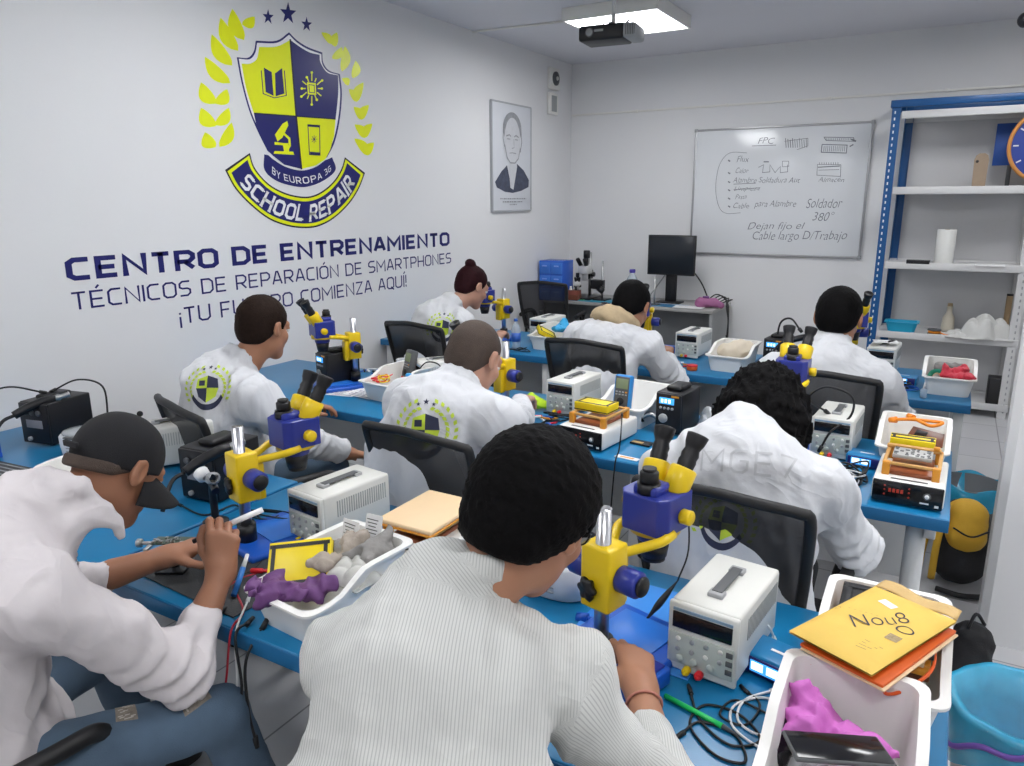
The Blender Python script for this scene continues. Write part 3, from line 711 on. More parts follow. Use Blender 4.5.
# ---------------------------------------------------------------- equipment kinds
def fthing(name, cat): return thing(name, None, cat)
def make_psu():
    t = fthing('bench_power_supply', 'power supply'); w, d, h = .152, .27, .165
    mb = MB().box((0,d/2+.004,h/2+.008),(w,d-.008,h-.012),.008); mb.build('case', Mpsu, t)
    MB().box((0,.004,h/2+.004),(w+.002,.014,h-.006),.005).build('front_frame', Mpsu, t)
    MB().use(Mpanel).box((0,-.004,.062),(w-.012,.004,.072),.001).build('control_panel', None, t)
    MB().use(Mblack2).box((0,-.005,.128),(w-.022,.004,.036),.001).build('display', None, t)
    MB().box((0,-.004,.152),(w-.022,.003,.006)).build('title_strip', mat('psu_title', (.25,.38,.5), .4), t)
    for k in range(8): 
        x = -.05+(k % 4)*.031; z = .086-(k//4)*.024
        MB().rcyl((x,-.006,z),(x,-.010,z),.0055,.001,14).build('button', Mgrey if k % 3 else Mwhite, t)
    for x in (-.045,-.012,.024): MB().rcyl((x,-.006,.042),(x,-.013,.042),.0085,.002,16).build('knob', Mpanel, t)
    for z in (.045,.065,.085): MB().box((.062,-.006,z),(.014,.005,.012),.001).build('switch', Mdgrey, t)
    for x, m in ((-.026,Myel),(.002,Mred)): MB().rcyl((x,-.004,.018),(x,-.020,.018),.009,.002,16).rcyl((x,-.018,.018),(x,-.026,.018),.005,.001,12).build('terminal', m, t)
    mb = MB()
    for k in range(22):
        mb.box((w/2+.0005,.06+k*.009,.118),(.002,.003,.05))
    mb.build('vent', mat('vent_slots', (.42,.43,.42), .6), t); mb = MB()
    for k in range(22): mb.box((-w/2-.0005,.06+k*.009,.118),(.002,.003,.05))
    mb.build('vent', mat('vent_slots'), t)
    b = MB(); 
    for y in (.072,.198): b.box((0,y,h+.004),(.034,.028,.014),.003)
    hd = b.build('handle', Mgrey, t)
    MB().box((0,.135,h+.010),(.024,.13,.006),.002).build('grip', Mdgrey, hd)
    mb = MB()
    for x in (-.06,.06):
        for y in (.03,d-.03): mb.cyl((x,y,0),(x,y,.009),.008)
    mb.build('foot', Mrub, t)
    return t
def make_hotair(screen=True):
    t = fthing('hot_air_station', 'soldering station'); w, d, h = (.122, .20, .185) if screen else (.16, .21, .185)
    MB().box((0,d/2,h/2+.004),(w,d,h-.004),.006).build('case', Mblack, t)
    MB().box((0,-.003,h/2+.004),(w-.006,.010,h-.012),.003).build('front_panel', Mblack, t)
    if screen:
        MB().box((-.008,-.009,.152),(.068,.004,.028),.001).build('display', Mlcd, t)
        mb = MB()
        for k in range(3): mb.box((-.028+.017*k,-.0115,.152),(.010,.001,.016))
        mb.build('digits', Mlcdw, t)
        MB().box((.03,-.009,.175),(.034,.002,.008)).build('title_strip', Mor, t)
        for k in range(4): MB().rcyl((-.035+.018*k,-.007,.120),(-.035+.018*k,-.013,.120),.006,.001,14).build('button', Mgrey, t)
        MB().rcyl((-.02,-.007,.075),(-.02,-.020,.075),.020,.003,24).build('dial', Mgrey, t)
    else:
        for k in range(3): MB().rcyl((-.035+.035*k,-.007,.145),(-.035+.035*k,-.018,.145),.012,.003,20).build('knob', Mdgrey, t)
        MB().box((0,-.008,.095),(.09,.003,.035),.001).build('label_plate', mat('station_label', (.25,.25,.27), .5), t)
        MB().rcyl((-.03,-.006,.03),(-.03,-.02,.03),.009,.002,16).build('socket', Mgrey, t)
    MB().box((.0,.1,h+.012),(.07,.12,.022),.008).build('top_rest', Mblack, t)
    return t
def make_gun(big=True):
    t = fthing('hot_air_gun', 'hot air gun')
    MB().tube([(0,0,0),(0,.06,.005),(0,.13,.0),(0,.16,-.01)], .019, 14, 5, lambda s: 1-.25*abs(s-.4)).build('handle', Mblack, t)
    MB().lathe([(0,0),(.013,0),(.014,.02),(.010,.03),(.010,.055),(.012,.06),(.008,.062),(.0,.062)], (0,.155,-.008),(0,1,-.15),18).build('nozzle', Msteel, t)
    MB().tube([(0,0,0),(0,-.04,0),(.02,-.08,-.02),(.03,-.12,-.06)], .007).build('hose', Mrub, t)
    return t
def make_micro(head_rz=0, tilt=.8):
    """pole stands at the origin; the arm reaches +y in local space; head_rz turns the optics about the arm end"""
    t = fthing('stereo_microscope', 'microscope')
    MB().box((0,.09,.012),(.24,.28,.024),.010,3).build('base', Mbase, t)
    MB().box((0,.12,.026),(.15,.16,.004),.001).build('stage_plate', mat('stage_blue', (.02,.16,.6), .3), t)
    MB().cyl((0,0,.024),(0,0,.375),.0165,n=28).lathe([(0,.375),(.0150,.375),(.0165,.373)],n=28).build('pole', Mchrome, t)
    MB().cyl((0,0,.024),(0,0,.075),.027,n=28).build('pole_collar', Mblack, t)
    b = MB().box((0,.004,.225),(.075,.068,.145),.006); b.box((.0,.045,.20),(.05,.03,.11),.005); br = b.build('focus_block', Myel, t)
    for s in (-1, 1): kb = MB().rcyl((s*.036,.012,.225),(s*.088,.012,.225),.029,.004,28).build('focus_knob', Mblue, t); MB().rcyl((s*.088,.012,.225),(s*.098,.012,.225),.022,.003,24).build('knob_cap', Mblack, kb)
    MB().lathe([(0,0),(.022,0),(.024,.01),(.020,.014),(0,.014)], (-.012,-.030,.200),(-.2,-1,0),30,lambda r,h,a: (r*(1+.16*math.cos(6*a)) if r > .01 else r, h)).cyl((-.01,-.02,.20),(-.012,-.04,.20),.01).build('clamp_knob', Mblack, t)
    ax, ay = .015, .17
    mb = MB()
    n = 14; P = []
    for s in (-1, 1):
        mb.tube([(s*.02,.03,.268),(s*.035+.01,.07,.275),(s*.058+ax,.11,.285),(s*.060+ax,ay-.02,.290)], .011, 10, 5)
    mb.build('arm', Myel, t)
    MB().lathe([(.040,0),(.058,0),(.058,.02),(.040,.02),(.040,0)], (ax,ay,.278),(0,0,1),36).build('arm_ring', Myel, t)
    # optics head
    me = MB()
    me.M = Matrix.Translation((ax, ay, 0)) @ Matrix.Rotation(head_rz, 4, 'Z')
    me.use(Mblue).prism([(-.062,-.052),(.062,-.052),(.062,.040),(.045,.062),(-.045,.062),(-.062,.040)], .287, .374).box((0,.018,.378),(.062,.062,.03),.006)
    me.cyl((0,0,.255),(0,0,.297),.040)
    hb = me.build('optic_head', None, t)
    md = hb.modifiers.new('b', 'BEVEL'); md.width = .004; md.segments = 2; md.limit_method = 'ANGLE'
    def part(nm, m, fn): q = MB(); q.M = me.M.copy(); fn(q); return q.build(nm, m, t)
    part('objective', Mblack, lambda q: q.cyl((0,0,.215),(0,0,.256),.030,.036).cyl((0,0,.205),(0,0,.217),.027))
    for s in (-1, 1):
        part('zoom_knob', Myel, lambda q: q.rcyl((s*.062,-.008,.325),(s*.088,-.008,.325),.017,.003,20))
    part('camera_port', Mblack, lambda q: q.cyl((0,.030,.37),(0,.030,.398),.026).rcyl((0,.030,.395),(0,.030,.425),.021,.004,22).cyl((0,.030,.423),(0,.030,.431),.016))
    dy, dz = -math.cos(tilt), math.sin(tilt)
    for s in (-1, 1):
        o = V((s*.030, -.030, .372)); dv = V((s*.10, dy, dz)).normalized()
        part('eyepiece_housing', Myel, lambda q: q.rcyl(o-dv*.012, o+dv*.052, .0305, .004, 24))
        e = part('eyepiece', Mblack, lambda q: q.cyl(o+dv*.048, o+dv*.062, .019).lathe([(.019,.05),(.0205,.068),(.0185,.074),(.0205,.084),(.017,.096),(.0195,.104),(.022,.110),(.0245,.126),(.025,.131),(.019,.133),(.014,.126),(0,.126)], o, dv, 22))
    return t
def make_tray(): 
    t = fthing('parts_bin', 'bin'); o = tray_mesh(.225,.34,.145,taper=.86,front=.68).build('bin_shell', Mtray, t); smooth_angle(o, 45)
    mb = MB().box((0,.139+.018,.075),(.06,.004,.022),.001); mb.build('label_holder', Mwhite, t); return t
def make_sep(top=None):
    """screen separator: white case, black front, orange posts"""
    t = fthing('screen_separator', 'separator machine'); w, d, h = .215, .30, .085
    MB().box((0,d/2,h/2+.004),(w,d,h-.008),.010,3).build('case', Mwhite, t)
    MB().box((0,-.002,h/2+.003),(w-.006,.008,h-.010),.004).build('front_panel', Mblack2, t)
    mb = MB().use(mat('led_red', (.30,.03,.02), .3, emit=.12, ecol=(1,.1,.05)))
    for k in range(4): mb.box((-.052+.012*k,-.0065,.052),(.008,.001,.013))
    for x in (-.068,.005): 
        for z in (.036,.052,.066): mb.cyl((x,-.006,z),(x,-.0075,z),.003,n=10)
    mb.build('indicator', None, t)
    MB().use(Mdgrey).rcyl((.058,-.006,.05),(.058,-.010,.05),.012,.002,20).use(Mpaper).rcyl((.058,-.009,.05),(.058,-.014,.05),.007,.001,16).box((.052,-.0065,.025),(.026,.001,.005)).box((.088,-.0065,.02),(.012,.001,.008)).build('dial', None, t)
    MB().box((-.0,.022,h),(.11,.010,.002)).build('name_strip', Mblack, t)
    b = MB()
    b.box((0,.16,h+.006),(.13,.20,.012),.002); b.build('heating_plate', mat('plate_brown', (.28,.08,.03), .35), t)
    for sx_ in (-1,1):
        for sy_ in (-1,1):
            MB().box((sx_*.075,.155+sy_*.095,h+.022),(.024,.024,.048),.004).build('corner_post', Mor, t)
    mb = MB().box((0,.06,h+.040),(.17,.012,.010),.002).box((0,.25,h+.040),(.17,.012,.010),.002).box((-.082,.155,h+.040),(.012,.19,.010),.002).box((.082,.155,h+.040),(.012,.19,.010),.002)
    mb.build('frame', mat('frame_tan', (.60,.33,.10), .4), t)
    return t
def make_meter():
    t = fthing('usb_meter', 'meter')
    MB().box((0,.045,.024),(.135,.09,.048),.005).build('case', mat('meter_blue', (.01,.20,.45), .35), t)
    MB().use(Mnavy).box((0,-.002,.024),(.12,.006,.038),.002).build('bezel', None, t)
    MB().use(Mlcd).box((-.012,-.006,.026),(.07,.003,.026),.001).build('screen', None, t)
    mb = MB()
    for k in (0,1): mb.box((-.03+.034*k,-.008,.028),(.026,.001,.018))
    mb.build('digits', Mlcdw, t)
    MB().box((0,.045,.0485),(.05,.008,.001)).build('title_strip', Mlcdw if 0 else Mpaper, t)
    return t
def make_multimeter(cm_=None):
    t = fthing('multimeter', 'multimeter')
    MB().box((0,0,.085),(.085,.036,.17),.010,3).build('case', cm_ or mat('mm_blue', (.03,.25,.62), .4), t)
    MB().box((0,-.017,.085),(.070,.006,.155),.004).build('face', Mdgrey, t)
    MB().box((0,-.021,.130),(.060,.003,.046),.001).build('screen', Mlcdg, t)
    for k in range(8): MB().box((-.024+.016*(k%4),-.021,.092-.012*(k//4)),(.010,.003,.006),.001).build('button', Mor if k==3 else Mgrey, t)
    MB().rcyl((0,-.019,.05),(0,-.030,.05),.018,.003,20).build('dial', Mblack, t)
    mb = MB()
    for k in range(4): mb.cyl((-.024+.016*k,-.019,.018),(-.024+.016*k,-.024,.018),.005,n=12)
    mb.build('socket', Mred, t); return t
def make_cleaner():
    t = fthing('ultrasonic_cleaner', 'ultrasonic cleaner')
    def el(r, h, a): 
        c, s = math.cos(a), math.sin(a); k = (abs(c)**2.6+abs(s)**2.6)**(-1/2.6); return (r*k*(1 if 1 else 1), h)
    mb = MB(); mb.M = Matrix.Scale(1.35, 4, (1,0,0)); mb.lathe([(0,0),(.060,0),(.068,.006),(.074,.05),(.075,.09),(.070,.098),(.062,.098),(.058,.07),(0,.07)], n=40, fn=el); mb.build('tub', mat('cleaner_white', (.72,.74,.78), .35), t)
    mb = MB(); mb.M = Matrix.Scale(1.35, 4, (1,0,0)); mb.lathe([(.064,.098),(.066,.104),(.060,.112),(.03,.116),(0,.117)], n=40, fn=el); mb.build('lid', mat('lid_smoke', (.45,.48,.5), .15, alpha=.75), t)
    mb = MB()
    for k in range(4): mb.box((0,-.0765,.03+.013*k),(.05-.004*k,.003,.004),.001)
    mb.build('front_ribs', Mgrey, t)
    MB().box((-.0,-.072,.099),(.05,.022,.006),.002).build('control_plate', Mdgrey, t)
    return t
protos = {}
used = {}
def put(kind, label, x, y, z=DZ, rz=0, fn=None, group=None, rot=None):
    if kind not in protos:
        protos[kind] = fn(); o = protos[kind]; o.location = (x, y, z); o.rotation_euler = rot or (0,0,rz); o['label'] = label
        if group: o['group'] = group
        return o
    return dup(protos[kind], label, (x, y, z), rz, group, rot=rot)
PSU = lambda l, x, y, rz=0, z=DZ: put('psu', l, x, y, z, rz, make_psu)
MIC = lambda l, x, y, rz=0, k='a', hr=PI, z=DZ: put('mic'+k, l, x, y, z, rz, lambda: make_micro(hr, 1.05))
BIN = lambda l, x, y, rz=0, z=DZ: put('bin', l, x, y, z, rz, make_tray)
SEP = lambda l, x, y, rz=0, z=DZ: put('sep', l, x, y, z, rz, make_sep)
MET = lambda l, x, y, rz=0, z=DZ: put('meter', l, x, y, z, rz, make_meter)
HAS = lambda l, x, y, rz=0, z=DZ: put('has', l, x, y, z, rz, make_hotair)
HAB = lambda l, x, y, rz=0, z=DZ: put('hab', l, x, y, z, rz, lambda: make_hotair(False))
GUN = lambda l, x, y, z, rot: put('gun', l, x, y, z, 0, make_gun, rot=rot)
CLN = lambda l, x, y, rz=0, z=DZ: put('cln', l, x, y, z, rz, make_cleaner)
MMG = lambda l, x, y, z, rot: put('mmg', l, x, y, z, 0, lambda: make_multimeter(Mdgrey), rot=rot)
MMT = lambda l, x, y, z, rot: put('mmt', l, x, y, z, 0, make_multimeter, rot=rot)
def cable(name, label, pts, r=.0025, m=None, group=None, k=8, connector=None):
    P = [V(p) for p in pts]; o0 = P[0]
    t = thing(name, label, 'cable', o0, group=group)
    MB().tube([p-o0 for p in P], r, 6, k).build('cord', m or Mcable, t)
    for e, f in ((0, 1), (-1, -2)):
        d = (P[e]-P[f]).normalized(); a = P[e]-o0
        MB().cyl(a-d*.012, a+d*.016, r*1.9, r*1.5, 10).build('plug', connector or m or Mcable, t)
    return t
def tangle(cx, cy, rx, ry, z, n, seed, h=.02, r=.003):
    rr = random.Random(seed); P = []
    a = rr.uniform(0, 6)
    for i in range(n):
        a += rr.uniform(.9, 1.9); k = rr.uniform(.45, 1)
        P.append((cx+rx*k*math.cos(a), cy+ry*k*math.sin(a), z+r+rr.uniform(0, h)))
    return P
# ---------------------------------------------------------------- implicit surfaces (bodies and cloth)
def A3(v): return np.array(tuple(v), dtype=np.float32)
class SDF:
    def __init__(s): s.ops = []
    def rc(s, a, b, r1, r2=None, k=.03, lat=None, sc=1, tag=None, sub=False):
        s.ops.append(('rc', A3(a), A3(b), r1, r1 if r2 is None else r2, k, None if lat is None else A3(V(lat).normalized()), sc, sub)); return s
    def el(s, c, rad, k=.02, rot=None, sub=False):
        s.ops.append(('el', A3(c), A3(rad), k, None if rot is None else np.array(rot, dtype=np.float32), sub)); return s
    def fn(s, f): s.ops.append(('fn', f)); return s
    def bounds(s, pad=.03):
        lo = np.full(3, 9e9); hi = -lo
        for o in s.ops:
            if o[0] == 'rc' and not o[8]:
                r = max(o[3], o[4])*max(1, o[7]); lo = np.minimum(lo, np.minimum(o[1], o[2])-r); hi = np.maximum(hi, np.maximum(o[1], o[2])+r)
            if o[0] == 'el' and not o[5]:
                r = o[2].max(); lo = np.minimum(lo, o[1]-r); hi = np.maximum(hi, o[1]+r)
        return lo-pad, hi+pad
    def ev(s, P):
        D = None
        for o in s.ops:
            if o[0] == 'rc':
                _, a, b, r1, r2, k, lat, sc, sub = o
                Q = P-a; ab = b-a
                if lat is not None:
                    l = Q@lat; Q = Q-np.outer(l*(1-1/sc), lat).astype(np.float32)
                    ab = ab-lat*(ab@lat)*(1-1/sc)
                t = np.clip((Q@ab)/max(ab@ab, 1e-9), 0, 1)
                d = np.sqrt(((Q-t[:,None]*ab)**2).sum(1))-(r1+(r2-r1)*t)
            elif o[0] == 'el':
                _, c, rad, k, rot, sub = o
                Q = P-c
                if rot is not None: Q = Q@rot
                k0 = np.sqrt(((Q/rad)**2).sum(1)); k1 = np.sqrt(((Q/rad**2)**2).sum(1))+1e-9
                d = k0*(k0-1)/k1
            else:
                D = o[1](P, D); continue
            if D is None: D = d; continue
            if sub: d = -d; h = np.clip(.5-.5*(D-d)/k, 0, 1); D = D+(d-D)*h+k*h*(1-h)
            else: h = np.clip(.5+.5*(D-d)/k, 0, 1); D = D+(d-D)*h-k*h*(1-h)
        return D
    def mesh(s, h, lo=None, hi=None):
        a, b = s.bounds(); lo = a if lo is None else np.maximum(a, lo); hi = b if hi is None else np.minimum(b, hi)
        n = np.ceil((hi-lo)/h).astype(int)+1
        ax = [lo[i]+h*np.arange(n[i]) for i in range(3)]
        G = np.stack(np.meshgrid(*ax, indexing='ij'), -1).reshape(-1, 3).astype(np.float32)
        F = np.empty(len(G), dtype=np.float32)
        for i in range(0, len(G), 300000): F[i:i+300000] = s.ev(G[i:i+300000])
        F = F.reshape(n)
        F[0]=F[-1]=1e-2; F[:,0]=F[:,-1]=1e-2; F[:,:,0]=F[:,:,-1]=1e-2
        I = F < 0; c = [x-1 for x in n]
        cnt = np.zeros(c, np.float32); acc = np.zeros((*c, 3), np.float32)
        def sl(o): return tuple(slice(o[i], o[i]+c[i]) for i in range(3))
        import itertools
        for axis in range(3):
            e = [0,0,0]; e[axis] = 1
            for u, w in itertools.product((0,1), (0,1)):
                o = [0,0,0]; oth = [i for i in range(3) if i != axis]; o[oth[0]] = u; o[oth[1]] = w
                o2 = [o[i]+e[i] for i in range(3)]
                f0, f1 = F[sl(o)], F[sl(o2)]; m = (f0 < 0) != (f1 < 0)
                t = np.where(m, f0/np.where(m, f0-f1, 1), 0)
                cnt += m
                for i in range(3): acc[..., i] += m*(o[i]+e[i]*t)
        act = cnt > 0; idx = -np.ones(c, int); idx[act] = np.arange(act.sum())
        cells = np.argwhere(act); vs = (cells+acc[act]/cnt[act][:,None])*h+lo
        faces = []
        for axis in range(3):
            b_, d_ = (axis+1) % 3, (axis+2) % 3
            sA = [slice(1, n[i]-1) for i in range(3)]; sA[axis] = slice(0, n[axis]-1); sB = list(sA); sB[axis] = slice(1, n[axis])
            f0, f1 = I[tuple(sA)], I[tuple(sB)]; m = f0 != f1
            q = np.argwhere(m); fl = f0[m]
            if not len(q): continue
            q = q + [1 if i != axis else 0 for i in range(3)]
            def cell(db, dd): r = q.copy(); r[:, b_] -= db; r[:, d_] -= dd; return idx[r[:,0], r[:,1], r[:,2]]
            quad = np.stack([cell(1,1), cell(0,1), cell(0,0), cell(1,0)], 1); quad[~fl] = quad[~fl][:, ::-1]
            faces.append(quad)
        fs = np.concatenate(faces); fs = fs[(fs >= 0).all(1)]
        return vs, fs
def npobj(name, parts, m, parent=None, origin=(0,0,0), attr=None, label=None):
    o_ = np.array(tuple(origin)); vs = []; fs = []; k = 0
    for v, f in parts: vs.append(v-o_); fs.append(f+k); k += len(v)
    vs = np.concatenate(vs); fs = np.concatenate(fs)
    me = bpy.data.meshes.new(name); me.vertices.add(len(vs)); me.vertices.foreach_set('co', vs.astype(np.float32).ravel())
    me.loops.add(len(fs)*4); me.polygons.add(len(fs)); me.loops.foreach_set('vertex_index', fs.ravel().astype(np.int32))
    me.polygons.foreach_set('loop_start', np.arange(0, len(fs)*4, 4, dtype=np.int32)); me.polygons.foreach_set('loop_total', np.full(len(fs), 4, np.int32)) if hasattr(me.polygons[0], 'loop_total') and not me.polygons[0].bl_rna.properties['loop_total'].is_readonly else None
    me.polygons.foreach_set('use_smooth', np.ones(len(fs), bool)); me.update(calc_edges=True); me.validate()
    me.materials.append(m)
    if attr is not None:
        a = me.attributes.new('stripe', 'FLOAT', 'POINT'); a.data.foreach_set('value', attr.astype(np.float32))
    o = bpy.data.objects.new(name, me); COL.objects.link(o)
    if parent: o.parent = parent
    if label: o['label'] = label
    return o
# ---------------------------------------------------------------- materials for people
def skin(name, c): 
    m = mat(name, c, .5, var=.10, vs=22, bump=.06, bs=350); b = m.node_tree.nodes['Principled BSDF']
    b.inputs['Subsurface Weight'].default_value = .08; b.inputs['Subsurface Radius'].default_value = (.01,.004,.002); return m
Mskin = skin('skin_warm', (.40,.19,.11)); Mskin2 = skin('skin_tan', (.33,.15,.085)); Mskin3 = skin('skin_light', (.50,.27,.19))
def hairm(name, c, st=(1,1,1)):
    return mat(name, c, .65, var=.4, vs=60, bump=.5, bs=160, vstretch=st, spec=.08)
Mhair = hairm('hair_black', (.0035,.0032,.0035)); Mhairb = hairm('hair_brown', (.020,.012,.009)); Mhairr = hairm('hair_auburn', (.022,.006,.008)); Mcrop = mat('cropped_hair', (.060,.040,.030), .7, var=.35, vs=35, bump=.6, bs=400)
def coat(name, col=(.63,.64,.665), bumpv=.25, stripes=False):
    m = mat(name, col, .82, var=.02, vs=8, bump=bumpv, bs=45, spec=.25, sheen=.1)
    N = m.node_tree.nodes; L = m.node_tree.links; b = N['Principled BSDF']
    old = [n for n in N if n.type == 'BUMP'][0]
    tc = [n for n in N if n.type == 'TEX_COORD'][0]
    n3 = N.new('ShaderNodeTexNoise'); n3.inputs['Scale'].default_value = 5.5; n3.inputs['Detail'].default_value = 2; n3.inputs['Distortion'].default_value = 1.2
    rg = N.new('ShaderNodeMath'); rg.operation = 'SUBTRACT'; rg.inputs[1].default_value = .5; ab = N.new('ShaderNodeMath'); ab.operation = 'ABSOLUTE'
    b3 = N.new('ShaderNodeBump'); b3.inputs['Strength'].default_value = .35; b3.inputs['Distance'].default_value = .05; b3.invert = True
    L.new(tc.outputs['Object'], n3.inputs['Vector']); L.new(n3.outputs['Fac'], rg.inputs[0]); L.new(rg.outputs[0], ab.inputs[0]); L.new(ab.outputs[0], b3.inputs['Height'])
    L.new(old.outputs['Normal'], b3.inputs['Normal']); L.new(b3.outputs['Normal'], b.inputs['Normal'])
    if stripes:
        N = m.node_tree.nodes; L = m.node_tree.links; b = N['Principled BSDF']
        at = N.new('ShaderNodeAttribute'); at.attribute_name = 'stripe'
        mu = N.new('ShaderNodeMath'); mu.operation = 'MULTIPLY'; mu.inputs[1].default_value = 1/.0048
        fr = N.new('ShaderNodeMath'); fr.operation = 'FRACT'; gt = N.new('ShaderNodeMath'); gt.operation = 'GREATER_THAN'; gt.inputs[1].default_value = .68
        L.new(at.outputs['Fac'], mu.inputs[0]); L.new(mu.outputs[0], fr.inputs[0]); L.new(fr.outputs[0], gt.inputs[0])
        mx = N.new('ShaderNodeMix'); mx.data_type = 'RGBA'; mx.inputs['A'].default_value = (.62,.625,.60,1); mx.inputs['B'].default_value = (.45,.455,.44,1)
        L.new(gt.outputs[0], mx.inputs['Factor']); L.new(mx.outputs['Result'], b.inputs['Base Color'])
    return m
Mcoat = coat('lab_coat_white'); Mcoatp = coat('lab_coat_warm', (.64,.60,.61)); Mcoats = coat('lab_coat_striped', (.6,.6,.58), .2, True)
Mjean = mat('denim_blue', (.10,.155,.225), .85, var=.5, vs=7, bump=.5, bs=500); Mjeand = mat('denim_dark', (.012,.022,.045), .85, var=.3, vs=12, bump=.4, bs=400)
Mtrous = mat('black_trousers', (.012,.012,.014), .85, var=.2)
Mshoe = mat('shoe_black', (.015,.015,.017), .6)
Mcap = mat('cap_black', (.012,.012,.014), .9, var=.15, bump=.35, bs=500)
MeyeW = mat('eye_white', (.7,.68,.65), .2, var=0); MeyeD = mat('eye_iris', (.03,.015,.01), .1, var=0)
def hand_sdf(W, d, n, side, curl=(.5,.6,.7,.8), thumb=(.4,.3), scale=1.0, fore=None, splay=.10):
    """W wrist, d towards knuckles, n back of the hand; side=+1 thumb on the +x side of (d x n)"""
    d = V(d).normalized(); n = V(n); n = (n-d*n.dot(d)).normalized(); x = d.cross(n)*side; W = V(W); s = SDF(); g = scale
    def P(a, b, c): return W + (x*a+d*b+n*c)*g
    if fore is not None: s.rc(fore, W, .040, .027*g, .01)
    s.rc(W, P(0,.02,0), .026*g, .026*g, .02, lat=x, sc=1.25)
    xs = (.030,.010,-.010,-.028); kn = (.092,.096,.090,.080); L = ((.042,.026,.020),(.047,.030,.021),(.043,.028,.020),(.034,.021,.018))
    for i in range(4): s.rc(P(xs[i]*.55,.012,0), P(xs[i],kn[i],.002), .0155*g, .0125*g, .014)
    s.rc(P(.012,.02,-.008), P(.014,.06,-.010), .015*g, .012*g, .014)
    for i in range(4):
        p = P(xs[i], kn[i], .001); ang = 0; rr = (.0095,.0085,.0078,.0066)
        dr = d+x*(splay*(1.5-i)/1.5)
        for j in range(3):
            ang += curl[i]*(.75,1.0,.7)[j]
            v = (dr*math.cos(ang)-n*math.sin(ang)).normalized(); q = p+v*L[i][j]*g*(1 if i != 3 else .95)
            r0 = (.0102,.0092,.0084)[j]*(1 if i < 3 else .88); s.rc(p, q, r0*g, (r0-.0008)*g, .004); p = q
    a, b = thumb
    p = P(.022,.022,-.004); v = (x*math.cos(a)*.75+d*math.sin(a+.5)-n*.35).normalized(); q = p+v*.042*g; s.rc(p, q, .0145*g, .012*g, .012)
    v = (v*math.cos(b)+(d-x*.2-n*.2).normalized()*math.sin(b)).normalized(); p2 = q+v*.032*g; s.rc(q, p2, .0112*g, .0102*g, .004)
    v = (v*math.cos(b)+(d-x*.5).normalized()*math.sin(b)).normalized(); s.rc(p2, p2+v*.024*g, .0102*g, .0088*g, .004)
    return s
def rotm(yaw, pitch, roll):
    return (Matrix.Rotation(yaw, 3, 'Z') @ Matrix.Rotation(-pitch, 3, 'X') @ Matrix.Rotation(roll, 3, 'Y'))
def wavy(P, seed, f=1, n=7):
    rr = np.random.RandomState(seed); o = np.zeros(len(P), np.float32)
    for k in range(n):
        w = rr.normal(size=3); w /= np.linalg.norm(w); w2 = rr.normal(size=3)*9*f
        o += 1-2*np.abs(np.sin((P@w.astype(np.float32))*(9+5*k)*f+rr.uniform(0, 6)+1.3*np.sin(P@w2.astype(np.float32)+rr.uniform(0, 6))))
    return o/n
